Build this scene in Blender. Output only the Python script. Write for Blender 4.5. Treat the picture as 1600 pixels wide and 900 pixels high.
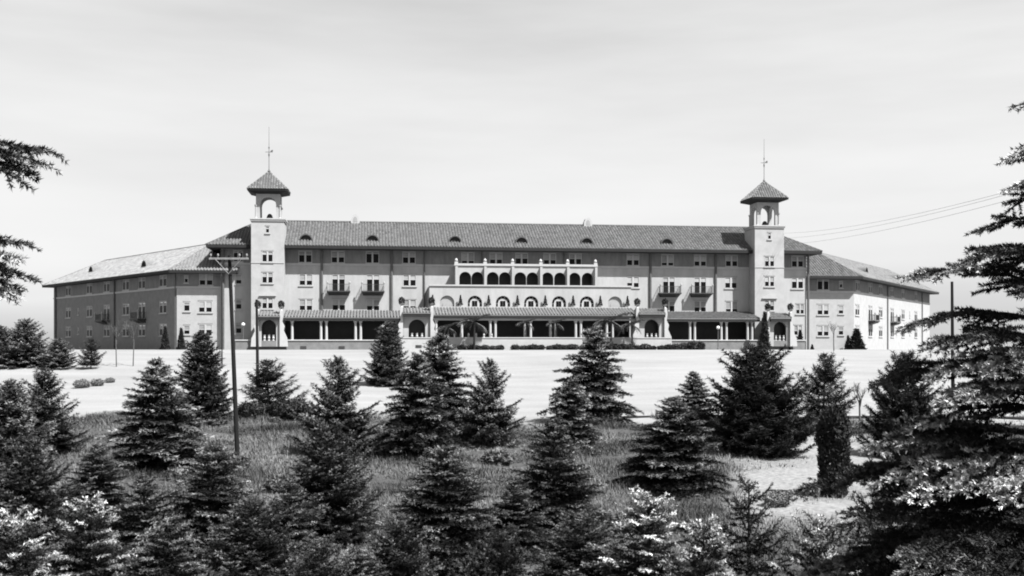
import bpy, math, random
import numpy as np
from mathutils import Vector, Matrix

for o in list(bpy.data.objects): bpy.data.objects.remove(o, do_unlink=True)
SC = bpy.context.scene
COL = SC.collection
R = math.radians

# ------------------------------------------------------------------ camera
F = 1715.0; CX = 800.0; HZ = 535.0          # focal length / centre / horizon in photo pixels (1600 wide)
cam = bpy.data.cameras.new('camera'); cam.sensor_width = 36; cam.lens = F / 1600 * 36
cam.shift_y = (HZ - 450) / 1600; cam.clip_start = 0.1; cam.clip_end = 9000
co = bpy.data.objects.new('camera', cam); COL.objects.link(co)
co.location = (0, 0, 0); co.rotation_euler = (R(90), 0, 0)
SC.camera = co

# ------------------------------------------------------------------ sky, sun, exposure
YAW = R(7.37)
cu, su = math.cos(YAW), math.sin(YAW)
SUN_AZ, SUN_EL = R(45), R(55)               # azimuth: to the right of the front's normal
hx = math.cos(SUN_AZ) * su + math.sin(SUN_AZ) * cu
hy = -math.cos(SUN_AZ) * cu + math.sin(SUN_AZ) * su
sun_dir = Vector((hx * math.cos(SUN_EL), hy * math.cos(SUN_EL), math.sin(SUN_EL)))
sl = bpy.data.lights.new('sun', 'SUN'); sl.energy = 5.0; sl.angle = R(0.55); sl.color = (1, 1, 1)
so = bpy.data.objects.new('sun', sl); COL.objects.link(so)
so.rotation_euler = sun_dir.to_track_quat('Z', 'Y').to_euler(); so.location = (40, -40, 80)

world = bpy.data.worlds.new('World'); SC.world = world; world.use_nodes = True
nt = world.node_tree; nt.nodes.clear()
wo = nt.nodes.new('ShaderNodeOutputWorld'); bg = nt.nodes.new('ShaderNodeBackground')
sky = nt.nodes.new('ShaderNodeTexSky'); sky.sky_type = 'NISHITA'; sky.sun_disc = False
sky.sun_elevation = SUN_EL; sky.sun_rotation = math.atan2(sun_dir.x, sun_dir.y)
sky.air_density = 1.0; sky.dust_density = 2.2; sky.ozone_density = 1.0
bw = nt.nodes.new('ShaderNodeRGBToBW')
tc = nt.nodes.new('ShaderNodeTexCoord'); mp = nt.nodes.new('ShaderNodeMapping')
mp.inputs['Rotation'].default_value = (0, R(14), R(20)); mp.inputs['Scale'].default_value = (1.2, 1.2, 7.5)
ns = nt.nodes.new('ShaderNodeTexNoise'); ns.inputs['Scale'].default_value = 1.7; ns.inputs['Detail'].default_value = 6
ns.inputs['Roughness'].default_value = 0.5
rp = nt.nodes.new('ShaderNodeMapRange')
rp.inputs['From Min'].default_value = 0.3; rp.inputs['From Max'].default_value = 0.72
rp.inputs['To Min'].default_value = 0.0; rp.inputs['To Max'].default_value = 1.0
mx = nt.nodes.new('ShaderNodeMix'); mx.data_type = 'FLOAT'          # thin cloud veil over the blue
veil = nt.nodes.new('ShaderNodeMath'); veil.operation = 'MULTIPLY_ADD'
veil.inputs[1].default_value = 0.55; veil.inputs[2].default_value = 0.25
L = nt.links.new
L(tc.outputs['Generated'], mp.inputs['Vector']); L(mp.outputs[0], ns.inputs['Vector'])
L(ns.outputs['Fac'], rp.inputs['Value']); L(rp.outputs[0], veil.inputs[0])
L(sky.outputs[0], bw.inputs[0]); L(bw.outputs[0], mx.inputs[2]); mx.inputs[3].default_value = 4.9
L(veil.outputs[0], mx.inputs[0]); L(mx.outputs[0], bg.inputs['Color'])
bg.inputs['Strength'].default_value = 0.0625
L(bg.outputs[0], wo.inputs[0])

SC.view_settings.view_transform = 'Standard'; SC.view_settings.look = 'None'
SC.view_settings.exposure = 1.7; SC.view_settings.gamma = 1.0
SC.view_settings.use_curve_mapping = False
SC.render.engine = 'CYCLES'
SC.render.resolution_x = 1024; SC.render.resolution_y = 576
SC.cycles.filter_width = 1.9                 # soft old lens
SC.cycles.max_bounces = 5; SC.cycles.diffuse_bounces = 3

# ------------------------------------------------------------------ materials (all neutral greys: a black-and-white photograph)
MATS = {}
def mat(name, v, amp=0.15, scale=3.0, rough=0.85, bump=0.0, tone=None, spec=0.2, stretch=None, rand=0.0, detail=5):
    m = bpy.data.materials.new(name); m.use_nodes = True
    n = m.node_tree.nodes; l = m.node_tree.links.new
    b = n['Principled BSDF']; b.inputs['Roughness'].default_value = rough
    b.inputs['Specular IOR Level'].default_value = spec
    t = n.new('ShaderNodeTexCoord'); nz = n.new('ShaderNodeTexNoise')
    nz.inputs['Scale'].default_value = scale; nz.inputs['Detail'].default_value = detail; nz.inputs['Roughness'].default_value = 0.62
    src = t.outputs['Object']
    if stretch:
        q = n.new('ShaderNodeMapping'); q.inputs['Scale'].default_value = stretch; l(src, q.inputs[0]); src = q.outputs[0]
    l(src, nz.inputs['Vector'])
    mr = n.new('ShaderNodeMapRange'); mr.inputs['From Min'].default_value = 0.28; mr.inputs['From Max'].default_value = 0.72
    mr.inputs['To Min'].default_value = v * (1 - amp); mr.inputs['To Max'].default_value = v * (1 + amp)
    l(nz.outputs['Fac'], mr.inputs['Value'])
    out = mr.outputs[0]
    if tone is not None:                      # 'tone' vertex attribute runs from this grey to a second one
        a = n.new('ShaderNodeAttribute'); a.attribute_name = 'tone'
        k = n.new('ShaderNodeMix'); k.data_type = 'FLOAT'
        l(a.outputs['Fac'], k.inputs[0]); l(out, k.inputs[2]); k.inputs[3].default_value = tone; out = k.outputs[0]
    if rand:
        oi = n.new('ShaderNodeObjectInfo'); r2 = n.new('ShaderNodeMapRange')
        r2.inputs['To Min'].default_value = 1 - rand; r2.inputs['To Max'].default_value = 1 + rand
        l(oi.outputs['Random'], r2.inputs['Value'])
        mu = n.new('ShaderNodeMath'); mu.operation = 'MULTIPLY'; l(out, mu.inputs[0]); l(r2.outputs[0], mu.inputs[1]); out = mu.outputs[0]
    l(out, b.inputs['Base Color'])
    if bump:
        bp = n.new('ShaderNodeBump'); bp.inputs['Strength'].default_value = bump; bp.inputs['Distance'].default_value = 0.05
        l(nz.outputs['Fac'], bp.inputs['Height']); l(bp.outputs[0], b.inputs['Normal'])
    MATS[name] = m
    return m
STUCCO = mat('stucco', 0.245, 0.13, 0.9, 0.95, bump=0.15, stretch=(1, 1, .35))
TOWERS = mat('tower_stucco', 0.245, 0.12, 0.8, 0.95, bump=0.15)
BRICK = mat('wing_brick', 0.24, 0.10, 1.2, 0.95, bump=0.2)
LBRICK = mat('shaded_wing_brick', 0.125, 0.14, 1.2, 0.95, bump=0.2)  # left wing wall's shade put into a darker brick colour
FRIEZE = mat('frieze_brick', 0.12, 0.22, 1.6, 0.95, bump=0.2, stretch=(1, 1, 0.3))
TRIM = mat('cast_stone', 0.27, 0.08, 2.0, 0.9)
WHITE = mat('white_paint', 0.28, 0.06, 2.0, 0.7)
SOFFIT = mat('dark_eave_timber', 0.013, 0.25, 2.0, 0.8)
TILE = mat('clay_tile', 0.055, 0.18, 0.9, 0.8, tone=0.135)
TILE2 = mat('glare_clay_tile', 0.10, 0.2, 0.9, 0.75, tone=0.2)  # sky glare on the wing slopes put into a paler tile colour
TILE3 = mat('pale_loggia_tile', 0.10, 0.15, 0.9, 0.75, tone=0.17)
GLASS = mat('window_glass', 0.004, 0.2, 1.0, 0.35, spec=0.08)
DARK = mat('dark_opening', 0.012, 0.3, 1.0, 0.4)  # for openings; on loggia backs it carries the deep shade as colour
BLIND = mat('window_blind', 0.2, 0.2, 1.3, 0.9, rand=0.25)
IRON = mat('black_iron', 0.03, 0.2, 2.0, 0.6)
PIPE = mat('dark_downspout', 0.07, 0.2, 2.0, 0.6)
SHUT = mat('closed_shutter', 0.2, 0.1, 2.0, 0.85)
PLINTH = mat('stone_plinth', 0.12, 0.2, 1.2, 0.95, bump=0.3)
POLE = mat('creosoted_pole', 0.006, 0.35, 4.0, 0.9, bump=0.4, stretch=(6, 6, .5))
ARM = mat('weathered_crossarm', 0.15, 0.25, 4.0, 0.9)
WIRE = mat('wire', 0.12, 0.1, 1, 0.6)
NEED = mat('spruce_needles', 0.0065, 0.3, 0.8, 0.75, tone=0.28, rand=0.25, spec=0.08)
NEEDS = mat('silver_spruce_needles', 0.0065, 0.3, 0.8, 0.7, tone=0.6, rand=0.2, spec=0.1)
NEEDP = mat('pine_needles', 0.009, 0.3, 0.8, 0.75, tone=0.09, rand=0.2, spec=0.08)
CEDAR = mat('arborvitae_sprays', 0.010, 0.3, 1.5, 0.7, tone=0.03)
LEAF = mat('shrub_leaves', 0.014, 0.3, 1.5, 0.7, tone=0.07, rand=0.3)
PALEAF = mat('pale_shrub_leaves', 0.07, 0.3, 1.5, 0.7, tone=0.18, rand=0.15)
SCRUB = mat('scrub_leaves', 0.02, 0.3, 1.5, 0.8, tone=0.11, rand=0.35)
FROND = mat('palm_frond', 0.02, 0.3, 2, 0.5, tone=0.10)
BARK = mat('bark', 0.012, 0.3, 5.0, 0.95, bump=0.5)
PALEBARK = mat('pale_bark', 0.06, 0.2, 5.0, 0.95)
GRASS = mat('rough_grass_blades', 0.022, 0.35, 0.25, 0.8, tone=0.145)
PATHM = mat('gravel_path', 0.16, 0.15, 1.5, 0.95, bump=0.3)
SHADOWLINE = mat('dark_shadow_line', 0.015, 0.3, 3.0, 0.95, bump=0.4)  # dark bars in place of the shadow along the path edges
POT = mat('pale_pot', 0.32, 0.1, 3, 0.8)
LAMPG = mat('white_globe', 0.5, 0.02, 1, 0.3)

# ------------------------------------------------------------------ helpers
def link(name, me, parent=None, loc=None, rz=0.0, **props):
    o = bpy.data.objects.new(name, me); COL.objects.link(o)
    if parent: o.parent = parent
    if loc is not None: o.location = loc
    if rz: o.rotation_euler = (0, 0, rz)
    for k, v in props.items(): o[k] = v
    return o
def empty(name, loc, rz=0, **props): return link(name, None, None, loc, rz, **props)

def mesh_np(name, V, T, m, tone=None, smooth=False):
    V = np.ascontiguousarray(V, np.float32); T = np.ascontiguousarray(T, np.int32)
    me = bpy.data.meshes.new(name); nf, k = T.shape
    me.vertices.add(len(V)); me.vertices.foreach_set('co', V.ravel())
    me.loops.add(nf * k); me.loops.foreach_set('vertex_index', T.ravel())
    me.polygons.add(nf)
    me.polygons.foreach_set('loop_start', np.arange(0, nf * k, k, dtype=np.int32))
    me.polygons.foreach_set('loop_total', np.full(nf, k, np.int32))
    if tone is not None:
        a = me.attributes.new('tone', 'FLOAT', 'POINT'); a.data.foreach_set('value', np.ascontiguousarray(tone, np.float32))
    me.materials.append(m); me.update(calc_edges=True); me.validate()
    if smooth: me.polygons.foreach_set('use_smooth', np.ones(nf, bool))
    return me

class MB:
    def __init__(s): s.v = []; s.f = []
    def add(s, vs, fs):
        b = len(s.v); s.v += [tuple(p) for p in vs]; s.f += [tuple(b + i for i in f) for f in fs]
    def quad(s, a, b, c, d): s.add([a, b, c, d], [(0, 1, 2, 3)])
    def tri(s, a, b, c): s.add([a, b, c], [(0, 1, 2)])
    def box(s, x0, x1, y0, y1, z0, z1):
        s.add([(x0,y0,z0),(x1,y0,z0),(x1,y1,z0),(x0,y1,z0),(x0,y0,z1),(x1,y0,z1),(x1,y1,z1),(x0,y1,z1)],
              [(0,3,2,1),(4,5,6,7),(0,1,5,4),(1,2,6,5),(2,3,7,6),(3,0,4,7)])
    def hexa(s, lo, hi):      # two quads, bottom & top
        s.add(list(lo) + list(hi), [(0,3,2,1),(4,5,6,7),(0,1,5,4),(1,2,6,5),(2,3,7,6),(3,0,4,7)])
    def prism(s, poly, y0, y1):   # poly in x,z extruded in y
        n = len(poly)
        s.add([(x, y0, z) for x, z in poly] + [(x, y1, z) for x, z in poly],
              [tuple(range(n)), tuple(range(2*n-1, n-1, -1))] + [(i, i+n, (i+1) % n + n, (i+1) % n) for i in range(n)])
    def tube(s, p0, p1, r0, r1=None, n=8, cap=True):
        if r1 is None: r1 = r0
        p0 = Vector(p0); p1 = Vector(p1); d = (p1 - p0).normalized()
        a = d.orthogonal().normalized(); b = d.cross(a)
        vs = []
        for p, r in ((p0, r0), (p1, r1)):
            for i in range(n):
                t = 2 * math.pi * i / n; vs.append(p + a * (r * math.cos(t)) + b * (r * math.sin(t)))
        fs = [(i, (i+1) % n, (i+1) % n + n, i + n) for i in range(n)]
        if cap: fs += [tuple(range(n-1, -1, -1)), tuple(range(n, 2*n))]
        s.add(vs, fs)
    def lathe(s, prof, c=(0, 0, 0), n=10):
        vs = []; fs = []; k = len(prof)
        for r, z in prof:
            for i in range(n):
                t = 2 * math.pi * i / n; vs.append((c[0] + r * math.cos(t), c[1] + r * math.sin(t), c[2] + z))
        for j in range(k - 1):
            for i in range(n): fs.append((j*n+i, j*n+(i+1) % n, (j+1)*n+(i+1) % n, (j+1)*n+i))
        fs += [tuple(range(n-1, -1, -1)), tuple(range((k-1)*n, k*n))]
        s.add(vs, fs)
    def mesh(s, name, m, tone=None):
        me = bpy.data.meshes.new(name); me.from_pydata(s.v, [], s.f); me.materials.append(m)
        if tone is not None:
            a = me.attributes.new('tone', 'FLOAT', 'POINT'); a.data.foreach_set('value', np.array(tone, np.float32))
        me.update(); return me
    def build(s, name, m, parent=None, loc=None, rz=0.0, tone=None, **props):
        return link(name, s.mesh(name, m, tone), parent, loc, rz, **props)

# ------------------------------------------------------------------ terrain
PY_ = np.array([-80, 0, 10, 25, 35, 45, 60, 70, 80, 90, 105, 125, 141, 150, 200, 320, 700, 4000.])
PZ_ = np.array([-7.4, -7.1, -7.0, -6.8, -6.5, -6.2, -5.9, -5.72, -5.45, -4.95, -4.0, -2.35, -1.0, -0.98, -1.7, -3, -5, -9.])
def G(X, Y):
    z = np.interp(Y, PY_, PZ_)
    w = np.clip((88 - np.asarray(Y)) / 12, 0, 1)
    w2 = np.clip((np.asarray(Y) - 84) / 12, 0, 1) * np.clip((138 - np.asarray(Y)) / 14, 0, 1)
    z = z + w2 * (0.16 * np.sin(X * .11 + Y * .05) + .10 * np.sin(X * .05 - Y * .17 + 1))
    return z + w * (0.10 * np.sin(X * 0.31 + 1.3) * np.cos(Y * 0.27) + 0.05 * np.sin(X * 0.83 + Y * 0.55))
def ground_y(px, py):
    lo, hi = 12.0, 190.0
    for _ in range(50):
        m = (lo + hi) / 2; x = (px - CX) / F * m
        if HZ - G(x, m) / m * F > py: lo = m
        else: hi = m
    return lo
def W(px, Y): return (px - CX) / F * Y
def ZP(py, Y): return (HZ - py) / F * Y

def vnoise(X, Y, s, seed=0):
    X = np.asarray(X) / s + seed * 17.3; Y = np.asarray(Y) / s - seed * 9.1
    return (np.sin(X * 1.7 + 1.3 * np.sin(Y * 1.1 + seed)) + np.sin(Y * 2.1 + 1.7 * np.sin(X * .9)) + np.sin((X + Y) * 1.3 + 2 * np.sin((X - Y) * .7))) / 3
def rough_mask(X, Y):
    edge = 79.5 + 3.2 * vnoise(X, Y, 9, 1) + 2.2 * vnoise(X, Y, 2.6, 3) + 2.5 * np.clip((-X - 22) / 10, -0.5, 1)
    return np.clip((edge - Y) / 3.0 + 0.5, 0, 1)
def dirt_mask(X, Y):
    px = CX + X / np.maximum(Y, 1) * F
    a = np.clip((px - 1115) / 60, 0, 1) * np.clip((1420 - px) / 60, 0, 1) * np.clip((Y - 36) / 6, 0, 1) * np.clip((69 - Y) / 3, 0, 1)
    b = 0.75 * np.exp(-(((px - 440) / 70) ** 2 + ((Y - 62) / 8) ** 2))
    return np.clip(a * (1.0 + 0.35 * vnoise(X, Y, 3, 4)), 0, 1)

xs = np.unique(np.concatenate([np.linspace(-60, 60, 151), np.linspace(-200, 200, 81), np.linspace(-4000, 4000, 41)]))
ys = np.unique(np.concatenate([np.linspace(-80, 20, 21), np.linspace(20, 100, 161), np.linspace(100, 220, 61), np.linspace(220, 4000, 40)]))
GX, GY = np.meshgrid(xs, ys)
GZ = G(GX, GY)
nx, ny = len(xs), len(ys)
idx = np.arange(nx * ny).reshape(ny, nx)
T = np.stack([idx[:-1, :-1], idx[:-1, 1:], idx[1:, 1:], idx[1:, :-1]], -1).reshape(-1, 4)
gm = bpy.data.materials.new('ground'); gm.use_nodes = True
n = gm.node_tree.nodes; l = gm.node_tree.links.new
b = n['Principled BSDF']; b.inputs['Roughness'].default_value = 0.95; b.inputs['Specular IOR Level'].default_value = 0.1
t = n.new('ShaderNodeTexCoord')
def nz_(scale, det, st=None):
    k = n.new('ShaderNodeTexNoise'); k.inputs['Scale'].default_value = scale; k.inputs['Detail'].default_value = det; k.inputs['Roughness'].default_value = .6
    if st:
        q = n.new('ShaderNodeMapping'); q.inputs['Scale'].default_value = st; l(t.outputs['Object'], q.inputs[0]); l(q.outputs[0], k.inputs['Vector'])
    else: l(t.outputs['Object'], k.inputs['Vector'])
    return k
def mr_(src, lo, hi, a=.3, c=.7):
    k = n.new('ShaderNodeMapRange'); k.inputs['From Min'].default_value = a; k.inputs['From Max'].default_value = c
    k.inputs['To Min'].default_value = lo; k.inputs['To Max'].default_value = hi; l(src, k.inputs['Value']); return k.outputs[0]
def mixf(f, a, c):
    k = n.new('ShaderNodeMix'); k.data_type = 'FLOAT'; l(f, k.inputs[0]); l(a, k.inputs[2]); l(c, k.inputs[3]); return k.outputs[0]
def at_(nm):
    k = n.new('ShaderNodeAttribute'); k.attribute_name = nm; return k.outputs['Fac']
nA = nz_(0.25, 8, (0.35, 1.0, 1)); nB = nz_(2.2, 6); nC = nz_(0.9, 8); nD = nz_(6, 4); nE = nz_(5.0, 8)
mul = n.new('ShaderNodeMath'); mul.operation = 'MULTIPLY'
l(mr_(nA.outputs['Fac'], .138, .185), mul.inputs[0]); l(mr_(nD.outputs['Fac'], .92, 1.08), mul.inputs[1])
lawn = mul.outputs[0]
roughc = mr_(nE.outputs['Fac'], .010, .075)
dirt = mr_(nE.outputs['Fac'], .085, .20)
c1 = mixf(at_('rough'), lawn, roughc); c2 = mixf(at_('dirt'), c1, dirt)
l(c2, b.inputs['Base Color'])
bp = n.new('ShaderNodeBump'); bp.inputs['Strength'].default_value = .6; bp.inputs['Distance'].default_value = .08
l(nB.outputs['Fac'], bp.inputs['Height']); l(bp.outputs[0], b.inputs['Normal'])
gme = mesh_np('ground', np.stack([GX, GY, GZ], -1).reshape(-1, 3), T, gm, smooth=True)
for nm, fn in (('rough', rough_mask), ('dirt', dirt_mask)):
    a = gme.attributes.new(nm, 'FLOAT', 'POINT'); a.data.foreach_set('value', fn(GX, GY).ravel().astype(np.float32))
ground = link('ground', gme, kind='structure')

# gravel path across the foot of the lawn on the right, with bank-edge shadow built as two low dark bars
def strip(name, x0, x1, yc, hw, dz, m, **props):
    X = np.linspace(x0, x1, 60); V = []; 
    for x in X:
        yy = yc + 0.7 * math.sin(x * .09)
        for k in (-1, 0, 1): V.append((x, yy + k * hw, float(G(x, yy + k * hw)) + dz))
    T = []
    for i in range(59):
        for k in range(2): T.append((i*3+k, (i+1)*3+k, (i+1)*3+k+1, i*3+k+1))
    return link(name, mesh_np(name, np.array(V), np.array(T), m), **props)
strip('path', 8, 60, 75.5, 2.2, 0.03, PATHM, kind='structure')
for yc, lab in ((78.3, 'dark bar for the bank-edge shadow on the lawn side of the gravel path'), (72.6, 'dark bar for the bank-edge shadow on the near side of the gravel path')):
    e = empty('path_shadow_line', (8, yc, float(G(8, yc))), label=lab, category='edging', group='built shadow lines of the gravel path')
    rng = random.Random(int(yc)); x = 0.0
    while x < 52:
        ln = rng.uniform(3.2, 4.6); y0 = 0.7 * math.sin((x + 8) * .09); y1 = 0.7 * math.sin((x + 8 + ln) * .09)
        z0 = float(G(8 + x, yc + y0)) - e.location.z; z1 = float(G(8 + x + ln, yc + y1)) - e.location.z
        q = MB(); r = rng.uniform(.11, .15); q.tube((x, y0, z0 + r * .7), (x + ln - .06, y1, z1 + r * .7), r, r * .9, 7); q.build('shadow_bar', SHADOWLINE, e)
        x += ln

# ------------------------------------------------------------------ the hotel
O = Vector((-31.67, 153.0, 0.0))
hotel = empty('hotel_building', O, YAW, label='long pale stucco hotel with two bell towers, tiled roofs and angled wings on the hill', category='building')
cs = -O.x * cu - O.y * su; cd = O.x * su - O.y * cu        # camera in hotel coordinates
def ray(px, py):
    x = (px - CX) / F
    return Vector((x * cu + su, -x * su + cu, (HZ - py) / F))
class Face:
    def __init__(s, P, ang, out=0.0):
        s.e = Vector((math.cos(ang), math.sin(ang))); s.n = Vector((s.e.y, -s.e.x)); s.rz = ang
        s.P = Vector(P) + s.n * out
    def at(s, px, py=HZ):
        r = ray(px, py); q = s.P - Vector((cs, cd))
        den = r.x * s.n.x + r.y * s.n.y; t = (q.x * s.n.x + q.y * s.n.y) / den
        p = Vector((cs + t * r.x, cd + t * r.y)) - s.P
        return p.dot(s.e), t * r.z
    def a(s, px): return s.at(px)[0]
    def loc(s, a, out, z):
        p = s.P + s.e * a + s.n * out; return Vector((p.x, p.y, z))
    def child(s, out): 
        f = Face((0, 0), s.rz); f.P = s.P + s.n * out; return f

def wall_holes(mb, f, a0, a1, z0, z1, holes, depth=0.12, out=0.0):
    A = sorted({a0, a1} | {h[0] for h in holes} | {h[1] for h in holes}); Z = sorted({z0, z1} | {h[2] for h in holes} | {h[3] for h in holes})
    A = [x for x in A if a0 <= x <= a1]; Z = [z for z in Z if z0 <= z <= z1]
    for i in range(len(A) - 1):
        for j in range(len(Z) - 1):
            ca = (A[i] + A[i+1]) / 2; cz = (Z[j] + Z[j+1]) / 2
            if any(h[0] < ca < h[1] and h[2] < cz < h[3] for h in holes): continue
            mb.quad(f.loc(A[i], out, Z[j]), f.loc(A[i+1], out, Z[j]), f.loc(A[i+1], out, Z[j+1]), f.loc(A[i], out, Z[j+1]))
    for h in holes:
        if h[0] >= a1 or h[1] <= a0 or h[2] >= z1 or h[3] <= z0: continue
        c = [(h[0], h[2]), (h[1], h[2]), (h[1], h[3]), (h[0], h[3])]
        for k in range(4):
            p, q = c[k], c[(k+1) % 4]
            mb.quad(f.loc(p[0], out, p[1]), f.loc(p[0], out - depth, p[1]), f.loc(q[0], out - depth, q[1]), f.loc(q[0], out, q[1]))

# ---- window prototypes (x along the wall, y into the wall, origin bottom centre)
WPROT = {}
def wproto(kind, w, h, bays, mull, blindfrac, door=False):
    fr = MB(); t = 0.08; D0, D1 = -0.02, 0.10
    fr.box(-w/2, -w/2 + t, D0, D1, 0, h); fr.box(w/2 - t, w/2, D0, D1, 0, h)
    fr.box(-w/2 + t, w/2 - t, D0, D1, h - t, h); fr.box(-w/2 + t, w/2 - t, D0, D1, 0, t)
    inner = w - 2 * t; bw_ = (inner - (bays - 1) * mull) / bays
    for k in range(1, bays):
        x = -w/2 + t + k * bw_ + (k - 1) * mull; fr.box(x, x + mull, D0 - 0.02, D1, t, h - t)
    sp = t + (h - 2 * t) * (1 - blindfrac)
    panes = []; blinds = []
    for k in range(bays):
        x0 = -w/2 + t + k * (bw_ + mull); x1 = x0 + bw_
        fr.box(x0, x1, D0 + .02, D1 - .02, sp - .04, sp + .04)
        q = MB(); q.box(x0, x1, .03, .09, t, sp - .04); panes.append(q.mesh('pane', GLASS))
        if blindfrac > .05:
            q = MB(); q.box(x0, x1, .04, .08, sp + .04, h - t - .05); blinds.append(q.mesh('blind', BLIND))
    si = MB(); si.box(-w/2 - .12, w/2 + .12, -.12, .02, -.14, -.02)
    he = MB(); he.box(-w/2 - .06, w/2 + .06, -.05, .02, h + .02, h + .16)
    WPROT[kind] = (fr.mesh('window', WHITE), panes, blinds, None if door else si.mesh('sill', TRIM), he.mesh('lintel', SHUT), w, h)
for i, bf in enumerate((.42, .55, .3, .48, .7, .12)):
    wproto('pair%d' % i, 1.85, 1.6, 2, .24, bf); wproto('single%d' % i, .85, 1.3, 1, .2, bf)
    wproto('tpair%d' % i, 1.5, 1.5, 2, .22, bf * .9); wproto('spair%d' % i, 1.3, 1.5, 2, .16, bf)
wproto('wide0', 2.5, 1.6, 2, .24, .3); wproto('wide1', 2.5, 1.6, 2, .24, .38); wproto('wide2', 2.5, 1.6, 2, .24, .2)
wproto('wdoor0', 2.5, 2.35, 2, .34, .2, True)
wproto('door0', 1.85, 2.35, 2, .2, .25, True); wproto('slit0', .55, .95, 1, .1, .35)
wr = random.Random(5)
def window(f, a, z, kind, out=0.0):
    """returns the hole rectangle; z is the window's centre"""
    if kind not in WPROT: kind = kind + str(wr.choice((0, 0, 1, 1, 2, 3, 3, 4, 5)))
    fr, panes, blinds, sill, lint, w, h = WPROT[kind]
    z0 = z - h / 2
    o = link('window', fr, hotel, f.loc(a, out, z0), f.rz)
    for p in panes: link('pane', p, o)
    for p in blinds: link('blind', p, o)
    if sill: link('sill', sill, o)
    link('lintel', lint, o)
    return (a - w/2, a + w/2, z0, z0 + h)

def tile_slope(E0, E1, R0, R1, parent_roof, m, pitch=0.42, course=0.42, seed=0, rad=0.11):
    """ribbed clay tiles lying on the slope E0-E1 (eave), R0-R1 (ridge)"""
    rng = np.random.default_rng(seed)
    E0, E1, R0, R1 = [np.array(p, float) for p in (E0, E1, R0, R1)]
    ex = E1 - E0; Ln = np.linalg.norm(ex); ex /= Ln
    nrm = np.cross(ex, R0 - E0 if np.linalg.norm(R0 - E0) > 0 else R1 - E0); nrm /= np.linalg.norm(nrm)
    if nrm[2] < 0: nrm = -nrm
    up = np.cross(nrm, ex); 
    if up[2] < 0: up = -up
    H = (R0 - E0) @ up; r0 = (R0 - E0) @ ex; r1 = (R1 - E0) @ ex
    V = []; Tn = []; Fc = []
    prof = [(-rad, 0.0), (-rad * .6, rad * .75), (rad * .6, rad * .75), (rad, 0.0)]
    kk = int(Ln / pitch)
    for i in range(kk + 1):
        x = i * pitch + (Ln - kk * pitch) / 2
        top = H
        if x < r0: top = min(top, H * x / max(r0, 1e-6))
        if x > r1: top = min(top, H * (Ln - x) / max(Ln - r1, 1e-6))
        if top < .2: continue
        nc = max(1, int(round(top / course)))
        for j in range(nc):
            y0 = top * j / nc; y1 = top * (j + 1) / nc; tn = rng.random(); b0 = len(V)
            for yy, lift in ((y0, 0.06), (y1, 0.015)):
                for px_, pz_ in prof:
                    V.append(E0 + ex * (x + px_) + up * yy + nrm * (pz_ + lift)); Tn.append(tn)
            for q in range(3): Fc.append((b0 + q, b0 + q + 1, b0 + q + 5, b0 + q + 4))
            Fc.append((b0, b0 + 1, b0 + 2, b0 + 3))
    me = mesh_np('roof_tile', np.array(V), np.array(Fc), m, np.array(Tn))
    return link('roof_tile', me, parent_roof, kind='stuff')

# faces
MAIN = Face((0, 0), 0.0)
SL, SR = -8.7, 75.9                              # ends of the main block
ZE, ZS = 13.4, 10.95                             # eave, string course
AL = Vector((-14.7, 0.5)); AR = Vector((84.5, 2.5))
LW, RW = R(57), R(51.5)
LL, LR = 51.5, 60.0                              # wing lengths
wl = Vector((-math.cos(LW), math.sin(LW))); wrr = Vector((math.cos(RW), math.sin(RW)))
FL = AL + wl * LL; FR = AR + wrr * LR
LSIDE = Face(FL, -LW); RSIDE = Face(AR, RW)
LFRONT = Face(AL, 0.0); RFRONT = Face((SR, AR.y), 0.0)
ZB = -2.6

# --- main wall and frieze
Z4, Z3, Z2 = 11.95, 8.75, 5.25
up_px = [477, 528, 582, 639, 731, 775, 815, 859, 899, 989, 1043, 1094, 1143, 372, 1246]
hol_f = []; hol_w = []
for p in up_px: hol_f.append(window(MAIN, MAIN.a(p), Z4, 'pair' if p != 372 else 'spair'))
for p in (478, 640, 989, 1142, 1246): hol_w.append(window(MAIN, MAIN.a(p), Z3, 'pair'))
for p in (529, 583, 1045, 1094): 
    hol_w.append(window(MAIN, MAIN.a(p), 8.35, 'door0'))
for p in (478, 529.5, 583, 1045, 1094, 1143, 640): hol_w.append(window(MAIN, MAIN.a(p), Z2, 'pair'))
for p, z in ((373, Z3), (373, Z2), (373, 1.9)): hol_w.append(window(MAIN, MAIN.a(p), z, 'single'))
hol_w.append(window(MAIN, MAIN.a(1250), Z2 - .3, 'spair')); hol_w.append(window(MAIN, MAIN.a(1247), 1.8, 'spair'))
q = MB(); wall_holes(q, MAIN, SL, SR, ZB, ZS, hol_w)
q.quad((SL, 14, ZB), (SL, 0, ZB), (SL, 0, ZE + .8), (SL, 14, ZE + .8)); q.quad((SR, 0, ZB), (SR, 14, ZB), (SR, 14, ZE + .8), (SR, 0, ZE + .8))
q.quad((SR, 14, ZB), (SL, 14, ZB), (SL, 14, ZE + .8), (SR, 14, ZE + .8)); q.build('wall', STUCCO, hotel)
q = MB(); wall_holes(q, MAIN, SL, SR, ZS + .004, ZE + .3, hol_f); q.build('frieze', FRIEZE, hotel)
q = MB(); q.box(SL - .08, SR + .08, -.09, .0, ZS - .18, ZS + .12); q.build('string_course', TRIM, hotel)

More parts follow.
